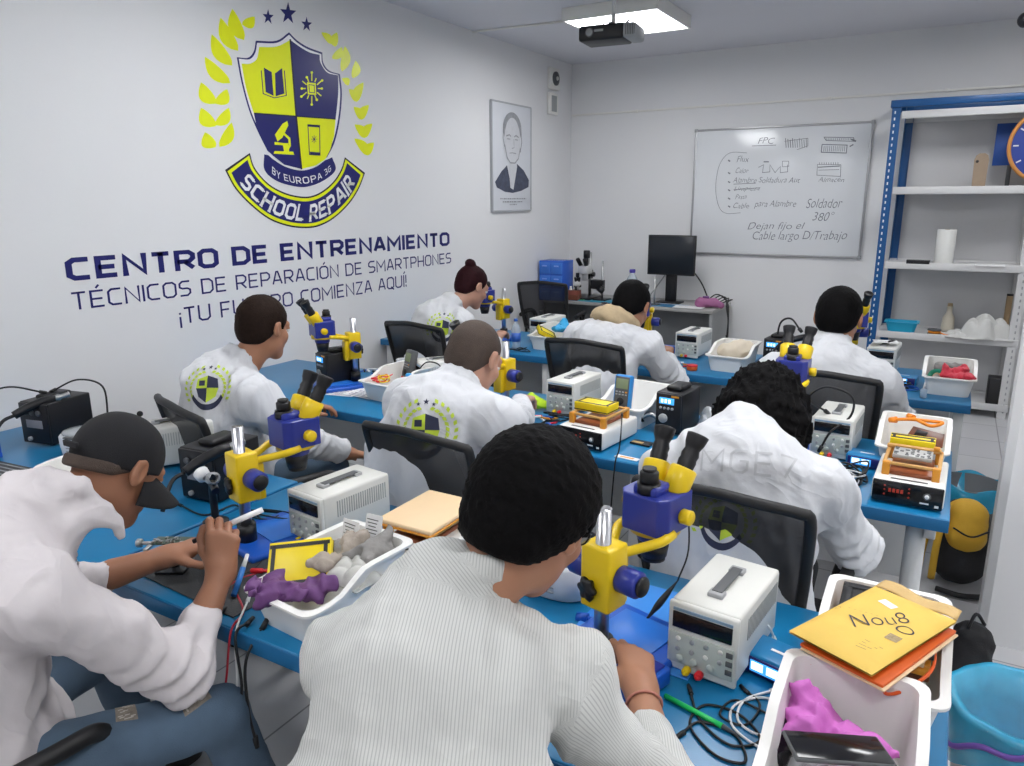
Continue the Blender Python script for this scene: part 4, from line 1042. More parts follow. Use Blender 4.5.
def person(label, pelvis, neck, head, hrot, shR=None, shL=None, sw=.40, handR=None, handL=None, hair='short', hm=Mhair, sm=Mskin, cm=Mcoat,
           res=.011, legm=Mtrous, legs=True, elbR=None, elbL=None, hnR=None, hnL=None, bulk=1.0, seed=1, foldamp=.012, sleeve=1.0, group='students at the blue desks',
           extras=None, knees=None, yawb=0, stripe=False, collar=True, ct=.26, hcurlR=None, hcurlL=None, hres=.006, skirt=True, headsc=1.10, feet=None):
    pelvis, neck, head = V(pelvis), V(neck), V(head); hr = rotm(*hrot); HR = np.array(hr, dtype=np.float32)
    o = thing('person', label, 'person', (pelvis.x, pelvis.y, 0)); o0 = V((pelvis.x, pelvis.y, 0))
    lat = V((math.cos(yawb), math.sin(yawb), 0)); fwd = V((-math.sin(yawb), math.cos(yawb), 0))
    sp_ = (neck-pelvis)
    shR = V(shR) if shR else neck - V((0,0,.06)) + lat*sw/2 - sp_*.05
    shL = V(shL) if shL else neck - V((0,0,.06)) - lat*sw/2 - sp_*.05
    lats = (shR-shL).normalized(); back = lats.cross(sp_).normalized()*-1
    if back.dot(fwd) > 0: back = -back
    mid = pelvis + sp_*.45 + back*.045; up = pelvis + sp_*.80 + back*.045
    def ik(S_, Wr, l1, l2, hint):
        d = Wr-S_; L_ = min(d.length, l1+l2-.005); dn = d.normalized(); a = (l1*l1-l2*l2+L_*L_)/(2*L_); h_ = math.sqrt(max(0, l1*l1-a*a))
        hn = (hint-dn*hint.dot(dn)).normalized(); return S_+dn*a+hn*h_
    handR = V(handR) if handR else pelvis+lat*.16+fwd*.48+V((0,0,.25)); handL = V(handL) if handL else pelvis-lat*.16+fwd*.48+V((0,0,.25))
    eR = V(elbR) if elbR else ik(shR, handR, .30, .27, V((.8,-.3,-1))); eL = V(elbL) if elbL else ik(shL, handL, .30, .27, V((-.8,-.3,-1)))
    # ---- head
    def HP(x, y, z): return head + hr @ (V((x, y, z))*headsc)
    s = SDF(); g = headsc
    E = lambda c, r, k, sub=False, s=s: s.el(HP(*c), [q*g for q in r], k, HR, sub)
    E((0,-.012,.030), (.073,.094,.088), .02); E((0,.035,-.035), (.056,.058,.066), .03); s.rc(HP(-.035,.02,-.06), HP(0,.072,-.088), .020*g, .018*g, .03); s.rc(HP(.035,.02,-.06), HP(0,.072,-.088), .020*g, .018*g, .03)
    s.rc(HP(-.035,.078,.028), HP(.035,.078,.028), .012*g, .012*g, .02)
    for q in (-1, 1): E((q*.031,.096,.008), (.017,.012,.012), .010, True); s.rc(HP(q*.042,.062,-.020), HP(q*.03,.074,-.03), .018*g, .014*g, .02)
    s.rc(HP(0,.086,.016), HP(0,.110,-.020), .0085*g, .0125*g, .010); s.rc(HP(-.011,.098,-.024), HP(.011,.098,-.024), .0075*g, .0075*g, .006)
    s.rc(HP(-.018,.090,-.048), HP(.018,.090,-.048), .0065*g, .0065*g, .005); s.rc(HP(-.015,.088,-.059), HP(.015,.088,-.059), .0075*g, .0075*g, .005)
    s.rc(HP(0,-.015,-.05), neck+V((0,0,-.05)), .057*g, .064, .03)
    for q in (-1, 1):
        E((q*.080,-.006,.004), (.010,.019,.031), .006); E((q*.088,.000,.006), (.006,.010,.019), .005, True); s.rc(HP(q*.083,-.018,.022), HP(q*.084,-.018,-.008), .006*g, .005*g, .004)
        E((q*.031,.084,.014), (.0135,.0125,.008), .003)
    parts = [s.mesh(hres)]
    # ---- hidden trunk (coarse) and hands
    s2 = SDF(); s2.rc(pelvis, mid, .10, .095, .05, lats, 1.3); s2.rc(mid, up, .095, .09, .05, lats, 1.4); s2.rc(up, neck+V((0,0,-.03)), .08, .05, .05)
    s2.rc(shR, shL, .045, .045, .05)
    for a, b, c in ((shR, eR, handR), (shL, eL, handL)): s2.rc(a, b, .045, .035, .03); s2.rc(b, c, .035, .022, .02)
    kn = knees or [pelvis+lat*q*.13+fwd*.43+V((0,0,-.04)) for q in (1, -1)]; kn = [V(k) for k in kn]
    ft = [V(f) for f in feet] if feet else [V((k.x, k.y+.02, .09)) for k in kn]
    for q, k, f in zip((1, -1), kn, ft):
        s2.rc(pelvis+lat*q*.09, k, .065, .045, .03); s2.rc(k, f, .045, .03, .02)
    parts.append(s2.mesh(.018))
    for W_, e_, hn, cu, sd in ((handR, eR, hnR, hcurlR, -1), (handL, eL, hnL, hcurlL, 1)):
        if hn is None: dd, nn = (W_-e_).normalized()+fwd*.6+V((0,0,-.1)), V((0,0,1))
        else: dd, nn = V(hn[0]), V(hn[1])
        hs = hand_sdf(W_, dd, nn, sd, *(cu or ((.5,.55,.6,.65), (.5,.3))), fore=W_-(W_-e_).normalized()*.13)
        parts.append(hs.mesh(.0035 if hres < .006 else .005))
    body = npobj('body', parts, sm, o, o0)
    for q in (-1, 1):
        e = MB(); c = HP(q*.031,.0845,.008)-o0; e.sph(c, .0112*g, 8); e.build('eye', MeyeW, o)
        e = MB(); c = HP(q*.031,.0885,.006)-o0; e.sph(c, .0078*g, 8); e.build('iris', MeyeD, o)
    # ---- hair
    hs = SDF()
    if hair == 'curly':
        hs.el(HP(0,-.035,.035), (.105*g,.115*g,.110*g), .03, HR); hs.el(HP(0,-.07,-.03), (.110*g,.080*g,.085*g), .04, HR)
        for q in (-1, 1): hs.el(HP(q*.075,-.02,-.03), (.050*g,.07*g,.10*g), .04, HR)
        cut = lambda L: L[:,1]-(.075)
        amp = .016; fr = 4.5
    else:
        tk = {'short': .012, 'crop': .004, 'full': .019, 'bun': .010, 'cap': .006}[hair]
        hs.el(HP(0,-.016,.032), ((.073+tk)*g, (.092+tk)*g, (.086+tk)*g), .02, HR)
        if hair == 'full': hs.el(HP(0,-.030,.035), (.090*g,.092*g,.094*g), .03, HR); hs.el(HP(0,-.062,-.030),(.070*g,.048*g,.055*g),.03,HR)
        else: hs.el(HP(0,-.055,-.02), ((.062+tk*.5)*g,(.045+tk*.5)*g,.055*g), .03, HR)
        if hair == 'bun': hs.el(HP(0,-.065,.120), (.034*g,.034*g,.030*g), .006, HR); hs.el(HP(0,-.05,.09),(.02,.02,.02),.01,HR)
        def cut(L):
            zl = np.interp(L[:,1], [-.12,-.05,-.02,.012,.03,.06,.10], [-.072 if hair != 'cap' else -.035,-.062 if hair != 'cap' else -.022,-.030 if hair != 'cap' else -.005,.030,.0 if hair != 'crop' else .03,.058,.075])
            return zl-L[:,2]
        amp = {'short': .003, 'crop': .0008, 'full': .0045, 'bun': .003, 'cap': .001}[hair]; fr = 8
    hd_ = A3(head)
    def hcut(P, D):
        L_ = (P-hd_)@HR/g
        D = D-amp*wavy(P, seed+5, fr, 6)-amp*.4*wavy(P, seed+9, fr*2.6, 4)
        c = cut(L_)*g; k = .008
        if hair == 'cap': c = np.maximum(c, (L_[:,2]-(.016+.20*L_[:,1]))*g)
        h_ = np.clip(.5-.5*(D-c)/k, 0, 1); return D+(c-D)*h_+k*h_*(1-h_)
    hs.fn(hcut); npobj('hair', [hs.mesh(.0045 if hres < .006 else .007)], hm, o, o0)
    # ---- coat
    cs = SDF(); B = bulk
    cs.rc(pelvis+V((0,0,.0)), mid, .150*B, .138*B, .06, lats, 1.28); cs.rc(mid, up, .138*B, .122*B, .08, lats, 1.42)
    hn_ = head-neck; cs.rc(up, neck+hn_*(ct-.12), .120*B, .076, .06, lats, 1.22); cs.rc(shR, shL, .074, .074, .08)
    cs.rc(neck, shR, .062, .070, .06); cs.rc(neck, shL, .062, .070, .06); cs.rc(up, pelvis+back*.04+V((0,0,-.02)), .09*B, .15*B, .08, lats, 1.35)
    if skirt: cs.rc(pelvis, pelvis+V((0,0,-.10)), .155*B, .165*B, .05, lats, 1.3); cs.rc(pelvis, pelvis+fwd*.15+V((0,0,-.02)), .13*B, .10*B, .06, lats, 1.4)
    if extras: extras(cs, HP)
    arms = []
    for a, e, w in ((shR, eR, handR), (shL, eL, handL)):
        w2 = e+(w-e)*(1-.18 if sleeve >= 1 else sleeve)
        cs.rc(a, e, .074*B, .063*B, .05); cs.rc(e, w2, .063*B, .054, .03); arms.append((a, e, w2))
    if collar:
        hdir = (head-neck).normalized()
    seed_ = seed
    def folds(P, D):
        f = wavy(P, seed_, .65, 3)*foldamp*1.25 + wavy(P*np.array([1.5,1.2,.55], np.float32), seed_+3, 1.5, 3)*foldamp*.8 + wavy(P, seed_+4, 3.2, 3)*foldamp*.22
        for a, e, w in arms:
            de = np.sqrt(((P-A3(e))**2).sum(1)); m = np.exp(-(de/.13)**2)
            dx = A3((w-a).normalized()); f = f + m*foldamp*1.1*np.sin((P@dx)*95+6*np.sin(P[:,2]*13)+4*np.sin(P[:,0]*11))
        D = D - f
        # neck opening and hem
        N_ = A3(neck); hd2 = A3((head-neck).normalized()); h = (P-N_)@hd2
        return np.maximum(D, (pelvis.z-.16)-P[:,2]) if skirt else D
    cs.fn(folds)
    # collar ring added after folds
    if collar:
        d = (head-neck).normalized(); u = lats; w_ = d.cross(u).normalized(); C = neck+(head-neck)*ct; K = 12
        pts = [C+(u*math.cos(2*PI*i/K)*.072+w_*math.sin(2*PI*i/K)*.070) for i in range(K)]
        for i in range(K): cs.rc(pts[i], pts[(i+1) % K], .013, .013, .012)
        for i in range(K): cs.rc(pts[i]+d*.024, pts[(i+1) % K]+d*.024, .008, .008, .014)
    v, f = cs.mesh(res)
    at = None
    if stripe:
        P = v.astype(np.float32); best = np.full(len(P), 9e9); at = (P@A3(lats)).astype(np.float32)
        dt = np.minimum.reduce([np.sqrt((((P-A3(a))-np.clip(((P-A3(a))@A3(b-a))/((b-a).length**2),0,1)[:,None]*A3(b-a))**2).sum(1)) for a, b in ((pelvis,mid),(mid,up),(up,neck),(shL*.55+neck*.45,shR*.55+neck*.45))])-.115
        for a, e, w in arms:
            for p, q in ((a, e), (e, w)):
                pa = P-A3(p); ab = A3(q-p); t_ = np.clip(pa@ab/(ab@ab), 0, 1); dd = np.sqrt(((pa-t_[:,None]*ab)**2).sum(1))-.055
                m = dd < dt; dt = np.where(m, dd, dt); uu, ww = MB().frame(q-p); ang = np.arctan2(pa@A3(uu), pa@A3(ww)); at = np.where(m, ang*.06, at)
        # collar runs across
        dn = (P-A3(neck+(head-neck).normalized()*.02)); dcol = np.sqrt((dn**2).sum(1)); at = np.where(dcol < .094, P@A3((head-neck).normalized()), at)
    ct = npobj('lab_coat', [(v, f)], cm, o, o0, at)
    bvh = BVHTree.FromPolygons([tuple(p) for p in v], [tuple(int(i) for i in q) for q in f])
    # ---- trousers and shoes
    if legs:
        ls = SDF(); ls.rc(pelvis+V((0,0,-.03)), pelvis+fwd*.05+V((0,0,-.03)), .115, .11, .05, lat, 1.35)
        for q, k, ff in zip((1, -1), kn, ft):
            ls.rc(pelvis+lat*q*.085+V((0,0,-.02)), k, .088, .066, .04); ls.rc(k, ff, .064, .050, .02)
        ls.fn(lambda P, D: D-wavy(P, seed_+7, 1.3, 6)*.006)
        lm_ = ls.mesh(.012); npobj('trousers', [lm_], legm, o, o0); lbvh = BVHTree.FromPolygons([tuple(p) for p in lm_[0]], [tuple(int(i) for i in q) for q in lm_[1]])
        for ff in ft:
            s3 = SDF(); c = V((ff.x, ff.y, .045)); s3.rc(c-fwd*.05, c+fwd*.14+V((0,0,-.012)), .042, .034, .02); s3.rc(c, c+V((0,0,.05)), .042, .045, .02)
            s3.fn(lambda P, D: np.maximum(D, .002-P[:,2])); npobj('shoe', [s3.mesh(.009)], Mshoe, o, o0)
    return dict(lbvh=lbvh, o=o, o0=o0, bvh=bvh, HP=HP, HR=hr, neck=neck, head=head, shR=shR, shL=shL, eR=eR, eL=eL, hR=handR, hL=handL, arms=arms, lats=lats)
def back_decal(P, px, py, size, polys, name, m, up=V((0,0,1)), lift=.0025, yaw=0.0, sub=.012, bvh=None):
    """project flat polygons (unit coordinates) on the coat near the point seen at px,py"""
    r = ray(px, py).normalized(); bvh = bvh or P['bvh']; hit = bvh.ray_cast(V((0,0,H)), r)
    if hit[0] is None: return None
    c, n = hit[0], hit[1]; n = (-n if n.dot(r) > 0 else n)
    # average normal over a patch
    ns = V((0,0,0))
    for a in (-18, 0, 18):
        for b in (-15, 0, 15):
            h = bvh.ray_cast(V((0,0,H)), ray(px+a*size*6, py+b*size*6).normalized())
            if h[0] is not None and (h[0]-c).length < .25: q = h[1]; ns += (-q if q.dot(r) > 0 else q)
    n = ns.normalized(); u = up.cross(n).normalized(); w = n.cross(u)
    mb = MB()
    for poly in polys:
        bm = bmesh.new(); vv = [bm.verts.new((a*size, b*size, 0)) for a, b in poly]
        try: bm.faces.new(vv)
        except Exception: bm.free(); continue
        if len(poly) > 4: bmesh.ops.triangulate(bm, faces=bm.faces[:])
        for _ in range(3):
            es = [e for e in bm.edges if e.calc_length() > sub]
            if not es: break
            bmesh.ops.subdivide_edges(bm, edges=es, cuts=1); bmesh.ops.triangulate(bm, faces=bm.faces[:])
        vs = []
        for v in bm.verts:
            p = c+u*v.co.x+w*v.co.y; h = bvh.ray_cast(p+n*.12, -n, .3)
            vs.append((h[0]+n*lift if h[0] is not None else p)-P['o0'])
        bm.verts.index_update(); mb.add(vs, [[v.index for v in f.verts] for f in bm.faces], True); bm.free()
    ob = mb.build(name, m, P['o'], fixn=False); return ob
def disc(cx, cy, r, n=20, a0=0, a1=2*PI): return [(cx+r*math.cos(a0+(a1-a0)*i/n), cy+r*math.sin(a0+(a1-a0)*i/n)) for i in range(n)]
Mlime2 = mat('lime_print', (.52,.66,.05), .8, var=.1); Mnavy2 = mat('navy_print', (.03,.035,.07), .8, var=.1)
def coat_emblem(P, px, py, size=.085, yaw=0):
    lv = []
    for s in (-1, 1):
        for k in range(8):
            a = -.55+k*.24; c = (s*math.cos(a), math.sin(a)); t_ = (-s*math.sin(a)*.5+c[0]*.0, math.cos(a)*.5)
            for e in (-1, 1):
                o = (c[0]*(1+.09*e), c[1]*(1+.09*e)); dx, dy = (t_[0]*.42+c[0]*e*.14, t_[1]*.42+c[1]*e*.14); nx, ny = -dy*.32, dx*.32
                lv.append([o, (o[0]+dx*.5+nx, o[1]+dy*.5+ny), (o[0]+dx, o[1]+dy), (o[0]+dx*.5-nx, o[1]+dy*.5-ny)])
    back_decal(P, px, py, size, lv, 'printed_laurel', Mlime2)
    sh = [(-.5,.45),(0,.62),(0,0),(-.55,0)]; sh2 = [(0,0),(.55,0),(.42,-.42),(0,-.72)]
    back_decal(P, px, py, size, [sh, sh2], 'printed_shield', Mlime2, lift=.003)
    back_decal(P, px, py, size, [[(0,.62),(.5,.45),(.55,0),(0,0)], [(-.55,0),(0,0),(0,-.72),(-.42,-.42)], [(-.42,.12),(-.12,.12),(-.12,.38),(-.42,.38)]], 'printed_shield_dark', Mnavy2, lift=.0035)
    st = []
    for cx, cy, r in ((-.3,.98,.09),(0,1.08,.13),(.3,.98,.09)):
        pts = [(cx+(r if k % 2 == 0 else r*.42)*math.sin(k*PI/5), cy+(r if k % 2 == 0 else r*.42)*math.cos(k*PI/5)) for k in range(10)]
        st += [[(cx, cy), pts[i], pts[(i+1) % 10]] for i in range(10)]
    back_decal(P, px, py, size, st, 'printed_stars', Mnavy2)
    rb = []
    for k in range(14): 
        a0, a1 = PI*1.17+k*PI*.66/14, PI*1.17+(k+1)*PI*.66/14
        rb.append([(.62*math.cos(a0)*1.25,.2+1.0*math.sin(a0)),(.62*math.cos(a1)*1.25,.2+1.0*math.sin(a1)),(.62*math.cos(a1)*1.45,.2+1.28*math.sin(a1)),(.62*math.cos(a0)*1.45,.2+1.28*math.sin(a0))])
    back_decal(P, px, py, size, rb, 'printed_ribbon', Mnavy2)
# ---------------------------------------------------------------- chairs
Mmesh = mat('chair_mesh', (.012,.012,.014), .8, alpha=.90, var=0); Mchair = mat('chair_frame', (.011,.011,.012), .5, var=.1)
def make_chair():
    t = fthing('office_chair', 'chair')
    def bp(u, v, off=0): # back surface u -1..1 , v 0..1 ; back leans away from the sitter
        w = .235-.035*(1-v)**2; y = -.245-.10*v+.045*(1-u*u)*-1*0+.035*u*u+off; z = .56+.44*v-.02*u*u*v; return V((u*w, y, z))
    MB().grid(lambda u, v: bp(u*2-1, v), 16, 12).build('back_mesh', Mmesh, t)
    mb = MB(); 
    mb.tube([bp(-1,0),bp(-1,.35),bp(-1,.7),bp(-1,.97),bp(-.9,1.0),bp(-.5,1.0),bp(0,1.01),bp(.5,1.0),bp(.9,1.0),bp(1,.97),bp(1,.7),bp(1,.35),bp(1,0),bp(.6,-.03),bp(0,-.04),bp(-.6,-.03),bp(-1,0)], .0155, 10, 4); mb.build('back_frame', Mchair, t)
    MB().tube([(0,-.05,.40),(0,-.22,.42),(0,-.29,.52),(0,-.32,.66),(0,-.335,.74)], .022, 10).build('back_support', Mchair, t)
    MB().box((0,.0,.455),(.47,.46,.07),.033,4).build('seat', mat('seat_fabric', (.015,.015,.017), .9, bump=.4, bs=300), t)
    for s in (-1, 1):
        MB().tube([(s*.20,.02,.42),(s*.27,.02,.43),(s*.285,.03,.55),(s*.28,.03,.65)], .014, 8).build('arm_post', Mchair, t)
        MB().tube([(s*.28,-.13,.66),(s*.285,-.02,.672),(s*.285,.10,.672),(s*.27,.17,.66),(s*.25,.20,.62),(s*.24,.17,.55),(s*.25,.06,.48)], .020, 10).build('armrest', Mchair, t)
    MB().cyl((0,0,.10),(0,0,.26),.028).cyl((0,0,.24),(0,0,.42),.020).box((0,0,.41),(.18,.18,.03),.005).build('gas_column', Mchair, t)
    for k in range(5):
        a = k*2*PI/5+.3; d = V((math.cos(a), math.sin(a), 0)); MB().tube([(0,0,.115),d*.15+V((0,0,.105)),d*.29+V((0,0,.075))], .020, 8, 4, lambda s: 1.2-.5*s).build('base_arm', Mchair, t)
        n = V((-d.y, d.x, 0)); c = d*.29+V((0,0,.028)); w = MB(); 
        for s in (-1, 1): w.rcyl(c+n*s*.008, c+n*s*.026, .028, .004, 16)
        w.cyl(d*.29+V((0,0,.03)), d*.29+V((0,0,.08)), .008); w.build('caster', Mblack, t)
    return t
CH = lambda l, x, y, rz=0: put('chair', l, x, y, 0, rz, make_chair)
# ---------------------------------------------------------------- people
D2 = lambda px, py, z: onz(px, py, z)
def p1x(cs, HP):
    K = [HP(0,-.112,-.050), HP(.060,-.095,-.060), HP(.088,-.045,-.085), HP(.088,.010,-.130), HP(.06,.045,-.190), HP(0,.05,-.235)]
    for s_ in (1, -1):
        L_ = [V(K[0])]+[HP(s_*a, b, c) for a, b, c in ((.060,-.095,-.060),(.088,-.045,-.085),(.088,.010,-.130),(.06,.045,-.190),(0,.05,-.235))]
        for a, b in zip(L_[:-1], L_[1:]): cs.rc(a, b, .013, .013, .018)
    cs.rc(HP(0,-.085,-.095), (-1.73,.74,1.03), .055, .085, .05)
    for s_ in (1, -1): cs.rc(HP(s_*.065,-.05,-.115), (-1.71+s_*.10,.72,1.0), .030, .075, .04)
p1 = person('man in a black cap and white coat bending over a phone board', (-1.69,.53,.62), (-1.72,.76,1.07), (-1.612,.938,1.150), (.05,.68,0), sw=.40,
    shR=(-1.51,.68,.97), shL=(-1.92,.68,.98), elbR=(-1.405,.90,.715), handR=(-1.455,1.07,.865), handL=(-1.72,1.10,.83), hnR=((-.12,.28,1),(.75,-.6,.1)), hnL=((.5,1,.15),(-.1,-.1,1)),
    hcurlR=((.9,1.25,1.35,1.4),(.6,.8)), hcurlL=((.5,.6,.7,.8),(.2,.3)), hair='cap', hm=Mcrop, sm=Mskin2, cm=Mcoatp, res=.0085, legm=Mjean, seed=3, hres=.0042, sleeve=.45, foldamp=.012,
    knees=((-1.37,.965,.57),(-1.88,1.0,.56)), feet=((-1.30,1.08,.09),(-1.93,1.1,.09)), headsc=1.06, bulk=1.12, ct=.40, extras=p1x)
p2 = person('man with short black hair in a finely striped white coat, nearest the camera', (-.47,.55,.62), (-.64,.855,1.14), (-.545,.992,1.243), (-.12,.55,.12), 
    shL=(-.800,.81,1.0), shR=(-.475,.965,.985), elbR=(-.305,1.00,.79), handR=(-.425,1.215,.82), handL=(-.75,1.22,.80), hnR=((-.45,.75,.25),(.35,-.1,1)), hcurlR=((.7,.8,.85,.9),(.3,.4)),
    hair='full', hm=Mhair, sm=Mskin, cm=Mcoats, res=.008, seed=11, stripe=True, hres=.0045, bulk=.95, foldamp=.009, headsc=1.10, sleeve=.55, legm=Mjeand)
p3 = person('man with short dark brown hair seated at the second desk by the wall lettering', (-2.58,1.98,.62), (-2.55,2.04,1.07), (-2.46,2.14,1.23), (.0,.25,0), hair='short', hm=Mhairb, sm=Mskin, legm=Mjean, seed=21, sw=.46, yawb=-.35, bulk=1.15, handR=(-2.22,2.34,.66), handL=(-2.62,2.46,.78), elbR=(-2.24,2.06,.80))
p4 = person('man with cropped hair and white coat bent over the middle microscope of the second row', (-1.62,2.02,.60), (-1.52,2.16,1.08), (-1.50,2.28,1.17), (-.1,.55,0), hair='crop', hm=Mcrop, sm=Mskin3, seed=31, sw=.48, yawb=-.15, bulk=1.15, headsc=1.18, handR=(-1.58,2.78,.88), handL=(-1.95,2.65,.80))
p5 = person('person with long curly black hair and white coat bent over the second row right desk', (-.46,2.0,.60), (-.465,2.13,1.09), (-.45,2.31,1.075), (0,.85,0), hair='curly', hm=Mhair, sm=Mskin2, seed=41, sw=.44, bulk=1.08, headsc=1.20, shR=(-.24,2.12,.95), shL=(-.68,2.08,.95))
p6 = person('person with an auburn hair bun and white coat at the far left microscope', (-2.90,3.82,.60), (-2.83,3.96,1.06), (-2.72,4.12,1.19), (-.4,.45,0), hair='bun', hm=Mhairr, sm=Mskin3, seed=51, sw=.42, yawb=-.35, headsc=1.12)
p7 = person('person in a white coat with a beige hood seated in the third row middle', (-1.66,3.78,.60), (-1.62,3.90,1.04), (-1.545,3.98,1.15), (-.1,.55,0), hair='short', hm=Mhair, sm=Mskin, seed=61, sw=.46, yawb=-.2, bulk=1.12, headsc=1.2)
p8 = person('man with short black hair and white coat seated at the third row right desk', (-.46,3.66,.58), (-.46,3.78,1.05), (-.44,3.85,1.18), (-.1,.35,0), hair='short', hm=Mhair, sm=Mskin, seed=71, sw=.46, bulk=1.12, headsc=1.24, shR=(-.22,3.74,.93), shL=(-.70,3.74,.93))
# cap for p1
def cap(P):
    o, o0, HP = P['o'], P['o0'], P['HP']; HR = np.array(P['HR'], dtype=np.float32); hd_ = A3(P['head']); g = 1.0
    s = SDF(); s.el(HP(0,-.010,.030), (.088*g,.106*g,.098*g), .01, HR)
    def cut(Q, D):
        L = (Q-hd_)@HR/g; D = D-.0014*np.abs(np.sin(np.arctan2(L[:,0], L[:,1]+.012)*3))**.2-.002*wavy(Q, 4, 2, 3)
        return np.maximum(D, (.004+.20*L[:,1]-L[:,2])*g)
    s.fn(cut); npobj('cap', [s.mesh(.005)], Mcap, o, o0)
    def f(u, v):
        x = (u-.5)*2; th = x*1.25; r0x, r0y = .088, .094; L = .090*(1-abs(x)**4)+.004
        X = r0x*math.sin(th)*(1+.04*v); Y = -.014+r0y*math.cos(th)*1.02+L*v*math.cos(th*.55); Z = .022-.034*(X/.088)**2-.030*v-.020*v*v*(X/.088)**2
        return HP(X, Y, Z)-o0
    b = MB().grid(f, 28, 8).build('cap_brim', Mcap, o); md = b.modifiers.new('s', 'SOLIDIFY'); md.thickness = .004
    MB().sph(HP(0,-.010,.129)-o0, .007, 8).build('cap_button', Mcap, o)
    MB().box(HP(-.0,-.122,.010)-o0, (.05,.008,.014), .002).build('cap_strap', Mcap, o)
cap(p1)
# glasses on p2
HP, o0 = p2['HP'], p2['o0']
for s in (1, -1): MB().tube([HP(s*.083,-.01,.016)-o0, HP(s*.078,.05,.016)-o0, HP(s*.056,.088,.010)-o0], .0022, 6, 4).build('glasses_arm', Mblack, p2['o'])
mb = MB()
for s in (1, -1): mb.tube([HP(s*.032+.023*math.cos(a), .098-.014*abs(math.cos(a))*(1 if math.cos(a)*s > 0 else 0), .006+.016*math.sin(a))-o0 for a in [k*PI/6 for k in range(13)]], .0018, 6, 2)
mb.build('glasses_frame', Mblack, p2['o'])
mb = MB()
for s in (1, -1): mb.add([HP(s*.032+.021*math.cos(a), .095, .006+.015*math.sin(a))-o0 for a in [k*PI/8 for k in range(16)]], [list(range(16))])
mb.build('lenses', Mglass, p2['o'])
# bracelet on p2, watch band + ring on p1
w = p2['hR']; d = (p2['eR']-w).normalized(); c = w+d*.035-o0; u, v_ = MB().frame(d)
MB().tube([c+(u*math.cos(a)+v_*math.sin(a))*.034 for a in [k*PI/6 for k in range(13)]], .0028, 6, 2).build('bracelet', mat('bracelet_thread', (.5,.2,.15), .7), p2['o'])
# hood for p7
s = SDF(); n7 = p7['neck']; d = (p7['head']-n7).normalized(); u = p7['lats']; w_ = d.cross(u).normalized(); C = n7+(p7['head']-n7)*.22+V((0,-.01,0)); K = 12
if w_.y > 0: w_ = -w_
for i in range(K):
    a0, a1 = 2*PI*i/K, 2*PI*(i+1)/K
    def q(a): b = max(0, math.sin(a)); return C+u*math.cos(a)*.108+w_*math.sin(a)*(.095+.03*b)+V((0,0,-.01*b))
    b = max(0, math.sin((a0+a1)/2)); s.rc(q(a0), q(a1), .034+.012*b, .034+.012*b, .02)
s.fn(lambda P, D: D-.005*np.sin(70*(P@A3(d)+.25*(P@A3(w_)))+2.5*np.sin(P[:,0]*9))-.002*wavy(P, 3, 2, 3))
npobj('hood', [s.mesh(.007)], mat('beige_fleece', (.52,.40,.25), .95, var=.15, bump=.5, bs=90), p7['o'], p7['o0'])
# printed emblems on coat backs
coat_emblem(p3, 207, 388, .082); coat_emblem(p4, 425, 430, .090); coat_emblem(p5, 722, 522, .070); coat_emblem(p6, 442, 328, .085)
# long raised lettering on the curly-haired student's back
q, W = letters('MGE7', .10, .22); 
polys = [[(a/W*2-1, (b-.5)*.52) for a, b in quad] for quad in q]
back_decal(p5, 748, 462, .125, polys, 'back_lettering', mat('coat_print_pale', (.50,.51,.53), .7, var=0))
# ---------------------------------------------------------------- chairs
CH('black mesh-back chair of the man with cropped hair, second row middle', -1.46, 2.20, -.10)
CH('black mesh-back chair of the man below the wall lettering', -2.40, 2.02, -.30)
CH('black mesh-back chair of the curly-haired person, second row right', -.45, 2.18, -.05)
CH('black mesh-back chair of the man at the third row right desk', -.44, 3.76, 0)
CH('black mesh-back chair of the person in the beige hood', -1.66, 3.95, -.08)
CH('black mesh-back chair of the person with the hair bun', -2.84, 3.98, -.1)
CH('empty black mesh-back chair by the blue drawers at the back table', -3.32, 6.45, .15)
CH('black chair with curved armrest under the man in the cap', -1.735, .575, -.1)
CH('black chair under the man in the striped coat, below the picture', -.50, .54, -.3)
# worn patches on the jeans and the patterned cloth on the knee of the man in the cap
def spots(n, w, h, seed):
    r = random.Random(seed); return [[(x+dx, y+dy) for dx, dy in ((-.02,-.10),(.03,-.12),(.04,.10),(-.03,.12))] for x, y in [(r.uniform(-w, w), r.uniform(-h, h)) for _ in range(n)]]
for px_, py_, sz, sd in ((125,712,.045,1),(193,700,.05,2)):
    back_decal(p1, px_, py_, sz, [[(-.7,-.45),(.6,-.55),(.8,.3),(-.5,.5)]], 'worn_patch', mat('worn_denim', (.30,.26,.22), .9, var=.5, vs=120), lift=.002, bvh=p1['lbvh'])
    back_decal(p1, px_, py_, sz, spots(14, .55, .3, sd), 'frayed_threads', mat('denim_threads', (.62,.58,.52), .9), lift=.0035, bvh=p1['lbvh'])
